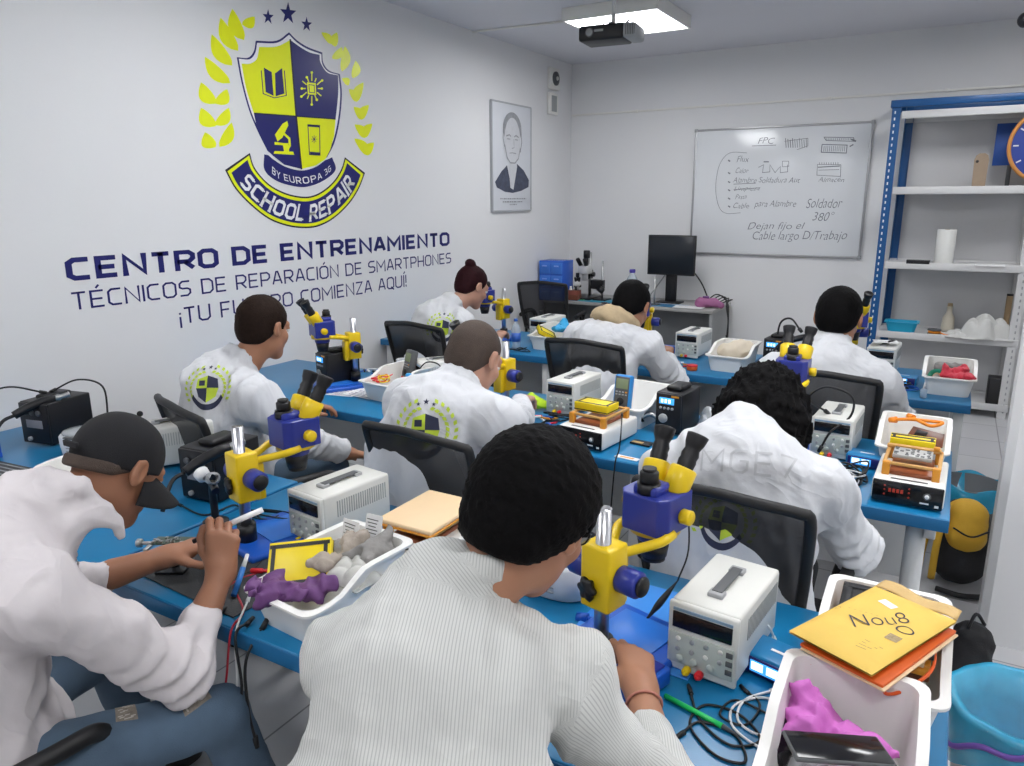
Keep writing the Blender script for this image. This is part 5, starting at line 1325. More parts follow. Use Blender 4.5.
# ---------------------------------------------------------------- row 1 equipment
PSU('nearest white bench power supply with red and yellow terminals, beside the microscope', -.363, 1.405, -.10)
PSU('white bench power supply with long vents behind the bin of gloves', -1.56, 1.45, -.12)
PSU('white power supply behind the man in the cap, against the wall side', -2.62, 1.62, -.5)
MIC('nearest yellow and blue stereo microscope beside the striped-coat man', -.565, 1.34, -.24)
MIC('yellow and blue stereo microscope between the capped man and a power supply', -1.71, 1.36, -.25)
BIN('nearest white bin holding a magenta glove and a phone', -.065, 1.215, .02)
BIN('white bin under the yellow padded envelope', -.035, 1.575, .02)
BIN('white bin of purple and grey gloves with a yellow box', -1.25, 1.235, -.09)
BIN('white bin behind the shoulder of the man in the cap', -2.45, 1.25, .2)
q_ = onz(771, 683, DZ); MET('blue meter with glowing digits beside the nearest power supply', q_.x, q_.y, -.25)
SEP('white separator machine with cream mat beside the striped-coat man', -1.20, 1.425, 0)
HAB('black soldering station between the capped man and his microscope', -2.13, 1.52, .1)
HAB('black soldering station against the wall at the far left', -3.25, 1.58, .2)
CLN('white ultrasonic cleaner between the wall station and the black cap', -2.93, 1.60, .2)
CLN('white ultrasonic cleaner beside the face of the striped-coat man', -.80, 1.60, 0)
# ---------------------------------------------------------------- row 2 equipment
PSU('white power supply with a yellow sticker behind the yellow box, second row', -1.53, 3.06, -.08)
PSU('white power supply right of the curly hair with a black cable over it', -.33, 3.03, -.05)
PSU('white power supply behind the grey multimeter, second row left', -2.40, 3.09, -.6)
MIC('yellow and blue microscope in front of the man below the wall lettering', -2.80, 3.05, PI-.5)
MIC('yellow microscope under the face of the man with cropped hair', -1.71, 2.86, PI-.2)
MIC('yellow and blue microscope rising behind the curly hair', -.52, 2.93, 0)
BIN('white bin with red and yellow leads, second row left', -2.44, 2.98, -.12)
BIN('white bin holding the bright blue multimeter', -1.20, 3.17, -.10)
BIN('white bin with a yellow box and orange parts, second row right', -.05, 3.16, .0)
MET('blue meter with glowing digits at the second row right', -.20, 2.98, -.1)
SEP('white separator machine carrying a yellow battery box', -1.24, 2.665, -.12)
SEP('white separator machine carrying a patterned chip plate at the right desk corner', -.04, 2.65, -.02)
HAS('black station with blue display left of the curly hair', -.985, 3.02, -.10)
HAS('black station with blue display in front of the man below the lettering', -2.93, 2.93, -.3)
# ---------------------------------------------------------------- row 3 equipment
PSU('white power supply right of the hooded person, third row', -1.41, 4.62, -.05)
PSU('white power supply with paper and pen on top, under the shelving', -.29, 4.66, -.05)
PSU('white power supply beside the water bottle, third row left', -2.52, 4.68, -.05)
MIC('yellow and blue microscope before the person with the hair bun', -2.80, 4.66, PI-.3)
MIC('yellow microscope beside the hooded person', -1.68, 4.60, PI+.2)
MIC('dark and yellow microscope right of the man at the third row right', -.47, 4.80, PI+.25)
BIN('white bin with a blue glove and striped box, third row left', -2.33, 4.56, -.05)
BIN('white bin heaped with beige paper towels, third row', -1.08, 4.50, -.05)
BIN('white bin holding red and green rolls at the third row end', .055, 4.50, .0)
MET('blue meter with glowing digits beside the third row end bin', -.16, 4.50, -.1)
HAS('black station with blue display left of the man at the third row right', -.86, 4.55, -.10)
# ---------------------------------------------------------------- loose things
BT = DZ
def boxy(name, label, cat, loc, parts, rz=0, rot=None, group=None):
    t = thing(name, label, cat, loc, rz, group, rot)
    for nm, m, fn in parts:
        q = MB(); fn(q); q.build(nm, m, t)
    return t
def yellow_box(label, loc, rot, w=.16, d=.10, h=.035):
    return boxy('battery_box', label, 'box', loc, [
        ('carton', Mbright, lambda q: q.box((0,0,h/2),(w,d,h),.0015)),
        ('black_border', Mblack, lambda q: [q.box((0,s*(d/2-.012),h+.0004),(w-.004,.010,.001)) for s in (-1,1)]+[q.box((s*(w/2-.012),0,h+.0004),(.010,d-.014,.001)) for s in (-1,1)]+[q.box((0,s*(d/2+.0003),h/2-.012),(w,.001,.004)) for s in (-1,1)]+[q.box((s*(w/2+.0003),0,h/2-.012),(.001,d,.004)) for s in (-1,1)]),
    ], rot=rot)
yellow_box('yellow and black battery box on the separator machine, second row', (-1.235,2.815,DZ+.130), (0,0,-.1))
yellow_box('black-bordered yellow box tilted in the bin of gloves', (-1.315,1.20,.860), (.75,-.1,.55), .155,.12,.03)
yellow_box('small yellow box in the second row right bin', (-.05,3.06,.845), (.15,0,0), .15,.05,.03)
yellow_box('yellow and black striped box beside the blue glove, third row left', (-2.37,4.50,.84), (.4,.5,.9), .14,.09,.03)
# cream mat on the separator
t = thing('cream_mat', 'thick cream silicone mat with orange edge on the separator machine', 'mat', (-1.20, 1.425+.155, DZ+.131), 0)
MB().box((0,0,.009),(.185,.245,.014),.006,3).build('mat_top', Mcream, t); MB().box((0,0,.001),(.190,.250,.006),.002).build('mat_edge', Mor, t)
# chip plate
t = thing('chip_plate', 'grey patterned chip plate on the right-hand separator machine', 'plate', (-.04,2.80,DZ+.131), -.02)
MB().box((0,0,.007),(.12,.09,.014),.002).build('plate', mat('plate_grey', (.5,.5,.48), .4, .3), t)
mb = MB(); rr = random.Random(4)
for i in range(7):
    for j in range(5):
        if rr.random() < .75: mb.box((-.05+i*.0165+rr.uniform(-.002,.002), -.036+j*.018, .0145),(rr.uniform(.006,.014),rr.uniform(.006,.013),.002))
mb.build('chips', Mdgrey, t)
t = thing('frame_arm', 'thin tan bar spanning the right-hand separator machine', 'bar', (-.04,2.88,DZ+.131))
MB().box((0,0,.006),(.17,.02,.012),.002).build('bar', mat('frame_tan'), t)
MB().box((.07,0,.014),(.02,.022,.014),.003).build('clip', Mor, t)
# yellow envelope stack
e0 = onz(870, 620, .93)
def slab(t, name, m, w, d, h, z, bev=.004, off=(0,0), rz=0):
    q = MB(); q.tf((off[0], off[1], z), (0,0,rz)); q.box((0,0,h/2),(w,d,h),bev); return q.build(name, m, t)
for i, (nm, lb, m, z, w, d, rz) in enumerate([
   ('brown_board','lowest brown frame in the bin under the yellow envelope',Mbrown,.835,.17,.22,.05),
   ('orange_board','orange-brown frame in the middle of the pile under the envelope',Mor,.855,.18,.24,.0),
   ('cream_board','pale board under the envelope, above the orange frame',Mcream,.872,.17,.23,-.06),
   ('black_board','black flat frame directly beneath the yellow envelope',Mblack,.888,.18,.23,.03)]):
    t = thing(nm, lb, 'frame', (-.035, 1.60, z), rz)
    mb = MB(); mb.box((0,-d/2+.01,.007),(w,.02,.013),.002).box((0,d/2-.01,.007),(w,.02,.013),.002).box((-w/2+.01,0,.007),(.02,d-.04,.013),.002).box((w/2-.01,0,.007),(.02,d-.04,.013),.002); mb.build('rim', m, t)
    MB().box((0,0,.006),(w-.03,d-.03,.008)).build('panel', m, t)
c = onz(805,638,.93), onz(884,680,.93), onz(942,618,.93), onz(864,578,.93)
ec = sum(c, V((0,0,0)))/4; ea = math.atan2((c[1]-c[0]).y, (c[1]-c[0]).x); ew = ((c[1]-c[0]).length+(c[2]-c[3]).length)/2; ed = ((c[3]-c[0]).length+(c[2]-c[1]).length)/2
t = thing('padded_envelope', 'yellow padded envelope with handwriting lying on top of the white bin pile', 'envelope', (ec.x, ec.y, .915), rot=(.0,.0,ea))
Menv = mat('envelope_yellow', (.78,.52,.10), .6, var=.06, vs=14, bump=.5, bs=25); Menv2 = mat('envelope_flap', (.62,.42,.17), .6, var=.1, bump=.3)
def envf(s):
    def f(u, v): x, y = u*2-1, v*2-1; b = (1-x**8)*(1-y**8); return V((x*ew/2, y*ed/2, s*(.002+.012*b)+.012+.0015*math.sin(9*x+3)*math.sin(7*y)*b))
    return f
MB().grid(envf(1), 24, 24).grid(envf(-1), 24, 24).build('pouch', Menv, t)
MB().grid(lambda u, v: V(((u*2-1)*ew/2*(1-.06*v), ed/2+v*.030-.002, .013+.008*v+.004*math.sin(u*9))), 20, 5).build('flap', Menv2, t).modifiers.new('s','SOLIDIFY').thickness = .0015
mb = MB()
def el(px, py): q = onz(px, py, .93)-ec; return (q.x*math.cos(-ea)-q.y*math.sin(-ea), q.x*math.sin(-ea)+q.y*math.cos(-ea))
def envpt(x, y): f = envf(1)((x/ew+.5), (y/ed+.5)); return (f.x, f.y, f.z+.0008)
def envtxt(txt, x, y, h, w, rz=0):
    vs, fs = font_mesh(txt, 1, .25, -.015); W = max(v[0] for v in vs); out = []
    for v in vs:
        a, b = v[0]/W*w, v[1]/.73*h; out.append(envpt(x+a*math.cos(rz)-b*math.sin(rz), y+a*math.sin(rz)+b*math.cos(rz)))
    mb.add(out, fs)
envtxt('Nou8', *el(852,632), .044, .125, 1.05); envtxt('O', *el(890,632), .032, .034, -.2)
mb.build('handwriting', mat('pen_ink', (.03,.03,.05), .5), t)
mb = MB(); envtxt('CD', -.085, -.02, .014, .02, .2); envtxt('......', -.06, .0, .014, .06, .3)
for k in range(4):
    mb.add([envpt(el(864,645)[0]+a, el(864,645)[1]-.010*k+b) for a, b in ((0,0),(.035-.005*k,0),(.035-.005*k,.002),(0,.002))], [[0,1,2,3]])
mb.build('printed_marks', mat('faint_print', (.45,.30,.10), .7), t)
mb = MB(); mb.add([envpt(el(883,642)[0]+a, el(883,642)[1]+b) for a, b in ((0,0),(.024,0),(.024,.024),(0,.024))], [[0,1,2,3]]); mb.build('printed_square', mat('faint_square', (.35,.26,.14), .7, var=.6, vs=300), t)
mb = MB(); mb.add([envpt(el(877,606)[0]+a*.97+b*.25, el(877,606)[1]-a*.25+b*.97) for a, b in ((0,0),(.034,0),(.034,.020),(0,.020))], [[0,1,2,3]]); mb.build('white_sticker', Mpaper, t)
t = thing('orange_folder', 'orange-red card showing beneath the edge of the yellow envelope', 'card', (ec.x+.012, ec.y-.004, .9035), ea+.04)
MB().box((0,0,.004),(ew*.96,ed*.94,.006),.001).build('card', mat('card_orange', (.72,.12,.01), .5), t)
MB().box((0.004,-.002,-.0015),(ew*.97,ed*.95,.004),.001).build('backing_card', Mcream, t)
cable('orange_strap', 'orange-red plastic strap hanging from the envelope pile', [onz(888,675,.885), onz(885,693,.87), onz(905,690,.875), onz(930,672,.88), onz(935,655,.885), onz(932,640,.895)], .0035, mat('strap_orange', (.72,.10,.01), .4))
cable('orange_strap', 'short orange-red strap end poking out left of the envelope', [onz(822,636,.90), onz(818,650,.885), onz(812,660,.88)], .003, mat('strap_orange'))
# contents of nearest bin
def glove(name, label, loc, m, seed, sc=1.0, rz=0, fingers=4, r0=.03):
    s = SDF(); rr = random.Random(seed); c = V((0,0,.02))
    s.rc(c, c+V((.05,.01,.008))*sc, r0*sc, r0*.8*sc, .02, V((0,0,1)), .55)
    for k in range(fingers):
        a = rz*0+rr.uniform(-1.2,1.2); p = c+V((.035*math.cos(a),.035*math.sin(a),.010))*sc; q = p+V((.024*math.cos(a+rr.uniform(-1,1)),.036*math.sin(a+rr.uniform(-1,1)),rr.uniform(-.015,.03)))*sc
        s.rc(p, q, .022*sc, .016*sc, .025)
    s.rc(c, c-V((.05,.0,-.01))*sc, .026*sc, .036*sc, .02, V((0,0,1)), .55)
    s.fn(lambda P, D: D-.011*wavy(P, seed, 3.2, 3)-.003*wavy(P, seed+1, 9, 3))
    t = thing(name, label, 'glove', loc, rz); npobj('glove_skin', [s.mesh(.0045)], m, t); return t
glove('nitrile_glove', 'magenta nitrile glove crumpled in the nearest white bin', (-.085,1.275,.80), Mpink, 2, 1.25, 2.6)
glove('nitrile_glove', 'magenta glove end under the phone in the nearest white bin', (.0,1.12,.775), Mpink, 5, .8, .3)
glove('nitrile_glove', 'dark purple nitrile glove hanging over the front of the glove bin', (-1.305,1.12,.820), Mpurp, 8, 1.05, -.5, 5)
glove('nitrile_glove', 'dark purple glove bunched deeper in the glove bin', (-1.255,1.15,.815), Mpurp, 9, 1.0, .9, 4)
Mgglove = mat('grey_glove', (.27,.26,.25), .85, bump=.4, bs=90)
glove('work_glove', 'beige-grey work glove lying behind the yellow box', (-1.27,1.27,.850), mat('beige_glove', (.38,.33,.28), .9, bump=.4, bs=90), 14, 1.1, 1.8, 4)
glove('work_glove', 'grey work glove with a finger pointing up in the glove bin', (-1.22,1.32,.850), Mgglove, 17, 1.1, .6, 4)
cloth('plastic_bag', 'crumpled clear plastic bag in the glove bin', 'bag', (-1.20,1.25,.84), .075, .06, .05, mat('milky_film', (.62,.62,.58), .25, alpha=.8, bump=.6, bs=60), 8)
def card(label, px, py, z, rot, w=.055, h=.085):
    p = onz(px, py, z); t = thing('printed_card', label, 'card', p, rot=rot); MB().box((0,0,h/2),(w,.0015,h)).build('sheet', Mpaper, t)
    mb = MB()
    for k in range(5): mb.box((-.004,-.0012,h*.85-.009*k),(w*.7-.006*(k%3),.0005,.0025))
    mb.build('printed_lines', Mdgrey, t); return t
card('white printed card standing at the left in the glove bin', 349, 548, .86, (-.2,0,-.1), .06, .075); card('white card standing at the right rear of the glove bin', 371, 550, .86, (-.2,.05,.1), .05, .095)
p = onz(770,735,.83)
t = thing('smartphone', 'black smartphone lying on top in the nearest white bin', 'phone', (-.07,1.175,.862), rot=(-.04,-.10,-1.10))
MB().box((0,0,.004),(.078,.16,.008),.0035,3).build('phone_body', Mdgrey, t); MB().box((0,0,.0084),(.072,.152,.0008),.0003).build('screen', Mblack2, t)
t = thing('smartphone', 'second dark phone half buried in the nearest white bin', 'phone', (-.155,1.25,.80), rot=(.2,1.1,.1))
MB().box((0,0,.004),(.072,.145,.008),.0035,3).build('phone_body', Mblack, t); MB().box((0,0,.0084),(.066,.135,.0008),.0003).build('screen', Mblack2, t)
cloth('plastic_bag', 'clear plastic wrapping in the nearest white bin', 'bag', (-.10,1.14,.78), .08, .09, .05, Mclear, 12)
# row-1 right cables, pen, tools
p = lambda x, y, z=DZ+.004: onz(x, y, z)
cable('coiled_cable', 'white cable coiled on the blue desk beside the blue meter', [p(775,690),p(745,700),p(738,720),p(760,735),p(790,730),p(795,712),p(765,698),p(735,705),p(732,725),p(755,745),p(775,750)], .0028, Mcablew)
cable('coiled_cable', 'black cable looped before the nearest power supply', [p(690,690),p(700,720),p(730,745),p(760,740),p(740,715),p(705,705),p(690,725),p(715,755),p(745,762),p(735,735),p(700,722),p(680,735)], .0028)
cable('test_lead', 'black lead curling towards the green pen', [p(745,690),p(760,705),p(745,725),p(720,715),p(735,700),p(770,715),p(790,725)], .0025)
cable('white_lead', 'short white wire standing up behind the blue meter', [onz(775,640,.76),onz(770,628,.80),onz(762,620,.81)], .0025, Mcablew)
a, b = p(665,697), p(740,737)
t = thing('green_pen', 'bright green pen lying before the nearest power supply', 'pen', a); d = (b-a)
MB().cyl((0,0,.003),d*.78+V((0,0,.003)),.0055,.0055).build('barrel', mat('pen_green', (.02,.55,.12), .3), t); MB().cyl(d*.78+V((0,0,.003)),d+V((0,0,.001)),.0055,.001).build('tip', Mdgrey, t)
t = thing('blue_work_mat', 'light blue work mat beside the nearest power supply', 'mat', (-.53,1.56,DZ+.001), -.02); MB().box((0,0,.0015),(.30,.34,.003),.001).build('mat_sheet', mat('mat_blue', (.05,.26,.72), .4, var=.04), t)
a, b = p(612,603), p(636,592)
t = thing('plastic_stick', 'thin white stick lying on the light blue mat', 'stick', (-.58,1.55,DZ+.006), .35); MB().rcyl((-.045,0,.003),(.045,0,.003),.003).build('rod', Mpaper, t)
a, b = onz(668,610,.77), onz(652,640,.79)
t = thing('tweezer_probe', 'black probe leaning up between the mat and the power supply', 'probe', onz(642,625,.762)); d = V((.06,.07,.10)); MB().tube([(0,0,0),d*.3,d*.5,d*.8,d], .0055, 8, 4, lambda s: .35+1.2*math.sin(PI*s)**2).build('handle', Mblack, t); MB().tube([d, d*1.2+V((0,.02,.05)), d*1.2+V((-.02,.06,.16))], .0022).build('cord', Mcable, t)
t = thing('blue_phone_holder', 'dark blue phone holder by the hand of the striped-coat man', 'holder', (-.47,1.31,DZ+.005), -.3)
MB().box((0,0,.02),(.09,.12,.04),.006).build('holder_body', Mbase, t); MB().box((0,0,.042),(.07,.10,.006),.002).build('clamp_plate', Mblue, t)
cable('usb_plug', 'blue cable clip by the nearest microscope base', [p(583,618),p(600,622),p(612,628)], .008, Mbase)
# ---- around the capped man
t = thing('dark_work_mat', 'dark grey rubber mat under the hands of the capped man', 'mat', (-1.62,1.26,DZ+.001), -.05); MB().box((0,0,.002),(.40,.36,.004),.001).build('mat_sheet', mat('mat_dark', (.05,.052,.055), .6, bump=.3), t)
t = thing('dark_work_mat', 'dark ribbed mat at the left picture edge', 'mat', (-3.02,1.28,DZ+.001), .1); mb = MB().box((0,0,.002),(.36,.24,.004),.001); mb.build('mat_sheet', mat('mat_dark'), t)
mb = MB()
for k in range(9): mb.box((0,-.10+.025*k,.005),(.33,.004,.003))
mb.build('ribs', Mgrey, t)
t = thing('blue_tool_stand', 'blue plastic tool stand at the left picture edge', 'stand', (-3.28,1.36,DZ), .2)
MB().box((0,0,.01),(.14,.10,.02),.004).box((-.06,0,.04),(.015,.10,.06),.003).box((.06,0,.04),(.015,.10,.06),.003).box((0,.04,.055),(.13,.015,.03),.003).build('stand_body', Mbase, t)
MB().tube([(-.04,0,.02),(0,-.01,.07),(.04,0,.09),(.07,.02,.06)], .006).build('wire_loop', Mdgrey, t)
GUN('black hot air handle leaning on the wall station', -3.25, 1.50, .90, (.35,0,-.35))
GUN('black hot air handle leaning on the station by the capped man', -2.06, 1.42, .90, (.35,0,-.25))
cable('mains_cable', 'black cord arching from the wall station to the left', [V((-3.28,1.64,.965)),V((-3.40,1.55,.99)),V((-3.5,1.42,.92)),V((-3.52,1.25,.84))], .004)
cable('mains_cable', 'black cord arching right over the wall station', [V((-3.27,1.68,.965)),V((-3.18,1.74,1.01)),V((-3.09,1.79,.98)),V((-3.08,1.79,.85)),V((-3.08,1.79,.76))], .004)
# phone board, holder, tweezers
hc = onz(172,540,.84)
t = thing('phone_board_holder', 'steel circuit board holder under the capped man hands', 'holder', (hc.x, hc.y, DZ+.005), .5)
MB().box((0,0,.075),(.17,.012,.008),.002).box((-.06,0,.07),(.012,.07,.008),.002).box((.06,0,.07),(.012,.07,.008),.002).build('rails', Msteel, t)
MB().cyl((0,0,0),(0,0,.07),.012).box((0,0,.004),(.08,.08,.008),.002).build('stand_post', Mblack, t)
MB().box((0,0,.083),(.10,.045,.004),.001).build('board', mat('board_green', (.05,.08,.06), .4, var=.4, vs=120), t)
mb = MB(); rr = random.Random(9)
for k in range(16): mb.box((rr.uniform(-.045,.045),rr.uniform(-.018,.018),.087),(rr.uniform(.005,.014),rr.uniform(.004,.010),.004))
mb.build('chips', Msteel, t)
for k, s in enumerate((-1, 1)): MB().rcyl((s*.085,0,.075),(s*.10,0,.075),.012,.002,16).build('clamp_screw', Msteel, t)
w = p1['hR']; a = w+V((-.035,.03,.105))
t = thing('soldering_tip_tool', 'white-tipped tool gripped in the raised hand of the capped man', 'tool', w+V((-.06,.06,.085)))
MB().cyl((0,0,0),(.05,.09,.025),.0075,.0075).build('white_sleeve', Mpaper, t); MB().cyl((-.05,-.05,-.03),(0,0,0),.006,.007).build('grip', Mblack, t)
# helping camera by microscope A
t = thing('camera_ring_light', 'dark jointed lamp arm with a white round end by the capped man', 'lamp', (-1.93,1.42,DZ), 0)
MB().lathe([(0,0),(.04,0),(.04,.012),(.01,.02),(0,.02)]).build('foot', Mblack, t)
MB().tube([(0,0,.015),(.0,.0,.10),(.03,-.02,.15),(.07,-.04,.14)], .012, 10).build('arm', Mblack, t)
mb = MB()
for k in range(7): mb.lathe([(.014,0),(.020,.003),(.014,.008)], (.0+.01*k,-.006*k,.155+.004*k),(1,-.5,.3),14)
mb.build('spring_joint', Mgrey, t)
MB().lathe([(.008,0),(.022,.005),(.024,.03),(.018,.034),(.018,.01),(0,.01)], (-.03,.0,.15),(-1,.2,.5),20).build('lamp_cup', Mpaper, t)
for i, (pts, r, m, lb) in enumerate([
  ([p(215,560),p(240,575),p(262,560),p(250,545),p(228,552)], .0028, Mcable, 'black cable on the mat beside the glove bin'),
  ([p(180,505),p(205,515),p(235,505),p(245,520),p(225,535)], .003, Mcable, 'black cable beside the microscope base'),
  ([p(225,590),p(238,580),p(252,575),p(268,570)], .003, Mcabler, 'red test lead lying by the glove bin'),
  ([onz(235,590,.755),onz(243,612,.755),V((-1.395,1.035,.745)),V((-1.40,1.01,.62)),V((-1.43,1.0,.50)),V((-1.40,1.01,.40))], .003, Mcabler, 'red lead hanging over the desk front'),
  ([onz(248,600,.755),V((-1.37,1.03,.752)),V((-1.36,1.012,.64)),V((-1.37,1.0,.50)),V((-1.38,1.0,.36))], .003, Mcablew, 'white cable hanging over the desk front'),
  ([V((-1.47,1.07,.757)),V((-1.475,1.015,.72)),V((-1.44,1.0,.58)),V((-1.36,1.0,.56)),V((-1.33,1.0,.64)),V((-1.36,1.02,.752)),V((-1.37,1.07,.76))], .0035, Mcable, 'black cable hanging in a loop below the desk front'),
  ([V((-1.50,1.08,.757)),V((-1.50,1.012,.70)),V((-1.47,1.0,.50)),V((-1.38,.99,.40)),V((-1.30,.99,.36))], .0035, Mcable, 'long black cable hanging down to the knee'),
  ([V((-1.33,1.08,.757)),V((-1.325,1.015,.70)),V((-1.315,1.0,.58)),V((-1.30,1.0,.50))], .004, Mcable, 'black plug lead dangling right of the white cable'),
  ]): cable('hanging_cable' if 'hang' in lb or 'dangl' in lb else 'desk_cable', lb, pts, r, m)
t = thing('blue_marker', 'blue and white marker standing by the front desk edge', 'marker', p(234,598)); 
MB().cyl((0,0,.006),(-.03,.06,.05),.0075).build('barrel', Mlcd if 0 else mat('marker_blue', (.03,.2,.6), .3), t); MB().cyl((-.03,.06,.05),(-.045,.09,.072),.0065,.005).build('white_end', Mpaper, t)
t = thing('teal_sponge', 'dark green cloth piece beside the glove bin', 'cloth', p(262,590)); s = SDF(); s.rc((0,0,.015),(.05,.02,.015),.018,.016); s.fn(lambda P, D: D-.004*wavy(P,4,5,5)); npobj('fabric', [s.mesh(.004)], Mteal, t)
t = thing('red_clip', 'red crocodile clip on the desk by the glove bin', 'clip', p(258,573), .5); MB().rcyl((-.02,0,.007),(.015,0,.007),.007,.002).box((.025,0,.007),(.02,.008,.006),.001).build('clip_body', Mred, t)
# power strip on the floor
t = thing('power_adapter', 'white power adapter block under the front desk', 'adapter', (-1.45,1.35,.0), .3); MB().box((0,0,.035),(.20,.09,.07),.012).build('block', Mwhite, t); MB().cyl((.03,-.046,.035),(.03,-.05,.035),.012).build('socket', Mgrey, t)
# ---- right floor: bin with blue bag, black bag
bx, by = .300, 2.13
t = thing('waste_bin', 'white waste bin lined with a blue bag at the right picture edge', 'bin', (bx, by, 0))
MB().lathe([(0,.0),(.115,0),(.12,.01),(.168,.44),(.175,.445),(.175,.452),(.163,.452),(.112,.02),(0,.02)], n=48).build('bin_shell', mat('bin_grey', (.62,.63,.60), .45), t)
fnw = lambda r, h, a: (r*(1+.02*math.sin(7*a)+.012*math.sin(13*a+h*30)), h+(.014*math.sin(3*a)+.01*math.sin(8*a) if h < .40 and r > .15 else 0))
MB().lathe([(.186,.33),(.184,.37),(.181,.445),(.178,.464),(.160,.462),(.143,.38),(.122,.24),(.095,.12),(.05,.07),(0,.065)], n=96, fn=lambda r, h, a: fnw(r, h, a) if r > .12 else (r*(1+.15*math.sin(5*a)), h)).build('bag_liner', Mbluebag, t)
MB().tube([V((.188*math.cos(a)*(1+.02*math.sin(7*a)), .188*math.sin(a)*(1+.02*math.sin(7*a)), .395+.055*math.sin(a+2.2)+.014*math.sin(3*a)+.01*math.sin(8*a))) for a in [k*2*PI/60 for k in range(61)]], .0075, 6, 2).build('drawstring', mat('drawstring_violet', (.16,.08,.35), .4), t)
t = thing('waste_bin', 'second bin with a light blue bag behind the yellow backpack', 'bin', (.20,4.05,0))
MB().lathe([(0,0),(.11,0),(.145,.40),(.150,.405),(.14,.405),(.10,.02),(0,.02)], n=36).build('bin_shell', mat('bin_dark', (.12,.13,.14), .5), t)
MB().lathe([(.158,.30),(.157,.36),(.154,.41),(.145,.412),(.12,.2),(0,.1)], n=60, fn=lambda r,h,a:(r*(1+.03*math.sin(6*a)), h+.01*math.sin(5*a))).build('bag_liner', Mbluebag, t)
# yellow/black backpack
bp_ = V((.185,3.74,0))
t = thing('backpack', 'yellow and black backpack standing on the floor beside the second row', 'backpack', bp_, .2)
s = SDF(); s.rc((0,0,.12),(0,0,.34),.10,.085,.04,(1,0,0),1.15); s.fn(lambda P, D: np.maximum(D-.004*wavy(P,5,2,5), .0-P[:,2]))
npobj('bag_body', [s.mesh(.009)], mat('bag_black', (.015,.015,.017), .8, bump=.4), t)
s = SDF(); s.rc((0,-.045,.27),(0,-.02,.36),.075,.075,.03,(1,0,0),1.15); s.fn(lambda P, D: D-.004*wavy(P,8,2,5)); npobj('top_pocket', [s.mesh(.009)], mat('bag_yellow', (.62,.36,.03), .7, bump=.4), t)
MB().tube([(-.09,-.06,.42),(-.12,-.10,.25),(-.12,-.08,.06)], .016, 8).tube([(-.10,.0,.42),(-.15,-.03,.25),(-.16,-.0,.05)], .014, 8).build('strap', mat('bag_yellow'), t)
MB().tube([(-.1,-.1,.02),(.0,-.14,.02),(.12,-.1,.02),(.14,0,.02)], .013, 8).build('base_piping', Mblack, t)
MB().tube([(-.07,-.118,.33),(0,-.128,.30),(.07,-.118,.33)], .004, 6).build('zip', Mblack, t)
t = thing('black_bag', 'crumpled black bag on the floor beside the pillar', 'bag', (.20,2.86,0)); s = SDF(); s.rc((0,0,.09),(.02,.03,.20),.095,.07,.04); s.fn(lambda P, D: np.maximum(D-.010*wavy(P,15,2.2,6), -P[:,2])); npobj('bag_body', [s.mesh(.009)], mat('bag_black'), t)
MB().tube([(0,0,.26),(.02,.02,.31),(.05,.03,.27)], .006).build('handle', Mblack, t)
# ---- second row loose things
MMT('bright blue multimeter standing in the second row bin', -1.235, 3.10, .80, (-.15,0,-.1))
MMG('dark grey multimeter leaning in the second row left bin', -2.44, 3.05, .81, (-.25,0,-.45))
t = thing('lime_cloth', 'bright lime cloth beside the cropped-hair man microscope', 'cloth', onz(537,408,.76)); s = SDF(); s.rc((-.06,0,.02),(.06,.01,.02),.030,.024); s.rc((-.04,.02,.05),(.0,.0,.04),.02,.02); s.fn(lambda P, D: np.maximum(D-.008*wavy(P,6,3,5), -P[:,2])); npobj('fabric', [s.mesh(.005)], mat('lime_fabric', (.55,.80,.02), .7), t)
def clutter(label, px, py, z, seed, n=9, r=.05, cols=(Mblack, Mred, Mcableb, Mor, Mpaper), name='screwdriver_set', cat='tools'):
    pz = onz(px, py, z); t = thing(name, label, cat, pz); rr = random.Random(seed)
    for k in range(n):
        a = rr.uniform(0, 6.28); c = V((rr.uniform(-r, r), rr.uniform(-r, r), .006+.004*(k % 3))); d = V((math.cos(a), math.sin(a), rr.uniform(0,.15)))*rr.uniform(.015,.035)
        MB().rcyl(c-d, c+d, .005, .001, 10).build('tool_piece', cols[k % len(cols)], t)
    return t
clutter('small screwdrivers and leads before the second row power supply', 545, 422, DZ, 3, 10, .06)
clutter('small orange and red parts on the third row desk', 682, 366, DZ, 5, 9, .05, (Mor, Mred, Mpaper, Mdgrey, Mor))
clutter('small dark tools scattered at the tall microscope, back table', 606, 304, DZ, 12, 8, .05, (Mblack, Mdgrey, Mbrown, Mblack), 'hand_tools')
clutter('small clips and tips beside the left microscope in the second row', 372, 372, DZ, 8, 8, .05, (Mcableb, Mblack, Mpaper))
t = thing('orange_flux_tub', 'orange round tub on the third row desk before the power supply', 'tub', onz(692,370,DZ)); MB().rcyl((0,0,0),(0,0,.025),.032,.004).build('tub', mat('tub_orange', (.75,.13,.02), .4), t); MB().rcyl((0,0,.024),(0,0,.032),.034,.002).build('tub_lid', Mred, t)
t = thing('blue_flux_tub', 'blue round tub beside the orange tub on the third row desk', 'tub', onz(676,368,DZ)); MB().rcyl((0,0,0),(0,0,.03),.026,.004).build('tub', mat('tub_blue', (.04,.25,.6), .4), t); MB().rcyl((0,0,.029),(0,0,.037),.028,.002).build('tub_lid', Mcableb, t)
t = thing('blue_box', 'bright blue small box left of the third row power supply', 'box', onz(669,352,DZ), .1); MB().box((0,0,.02),(.11,.07,.04),.006).build('carton', mat('box_blue', (.02,.12,.6), .4), t); MB().box((0,0,.041),(.10,.06,.003),.001).build('box_lid', Mcableb, t)
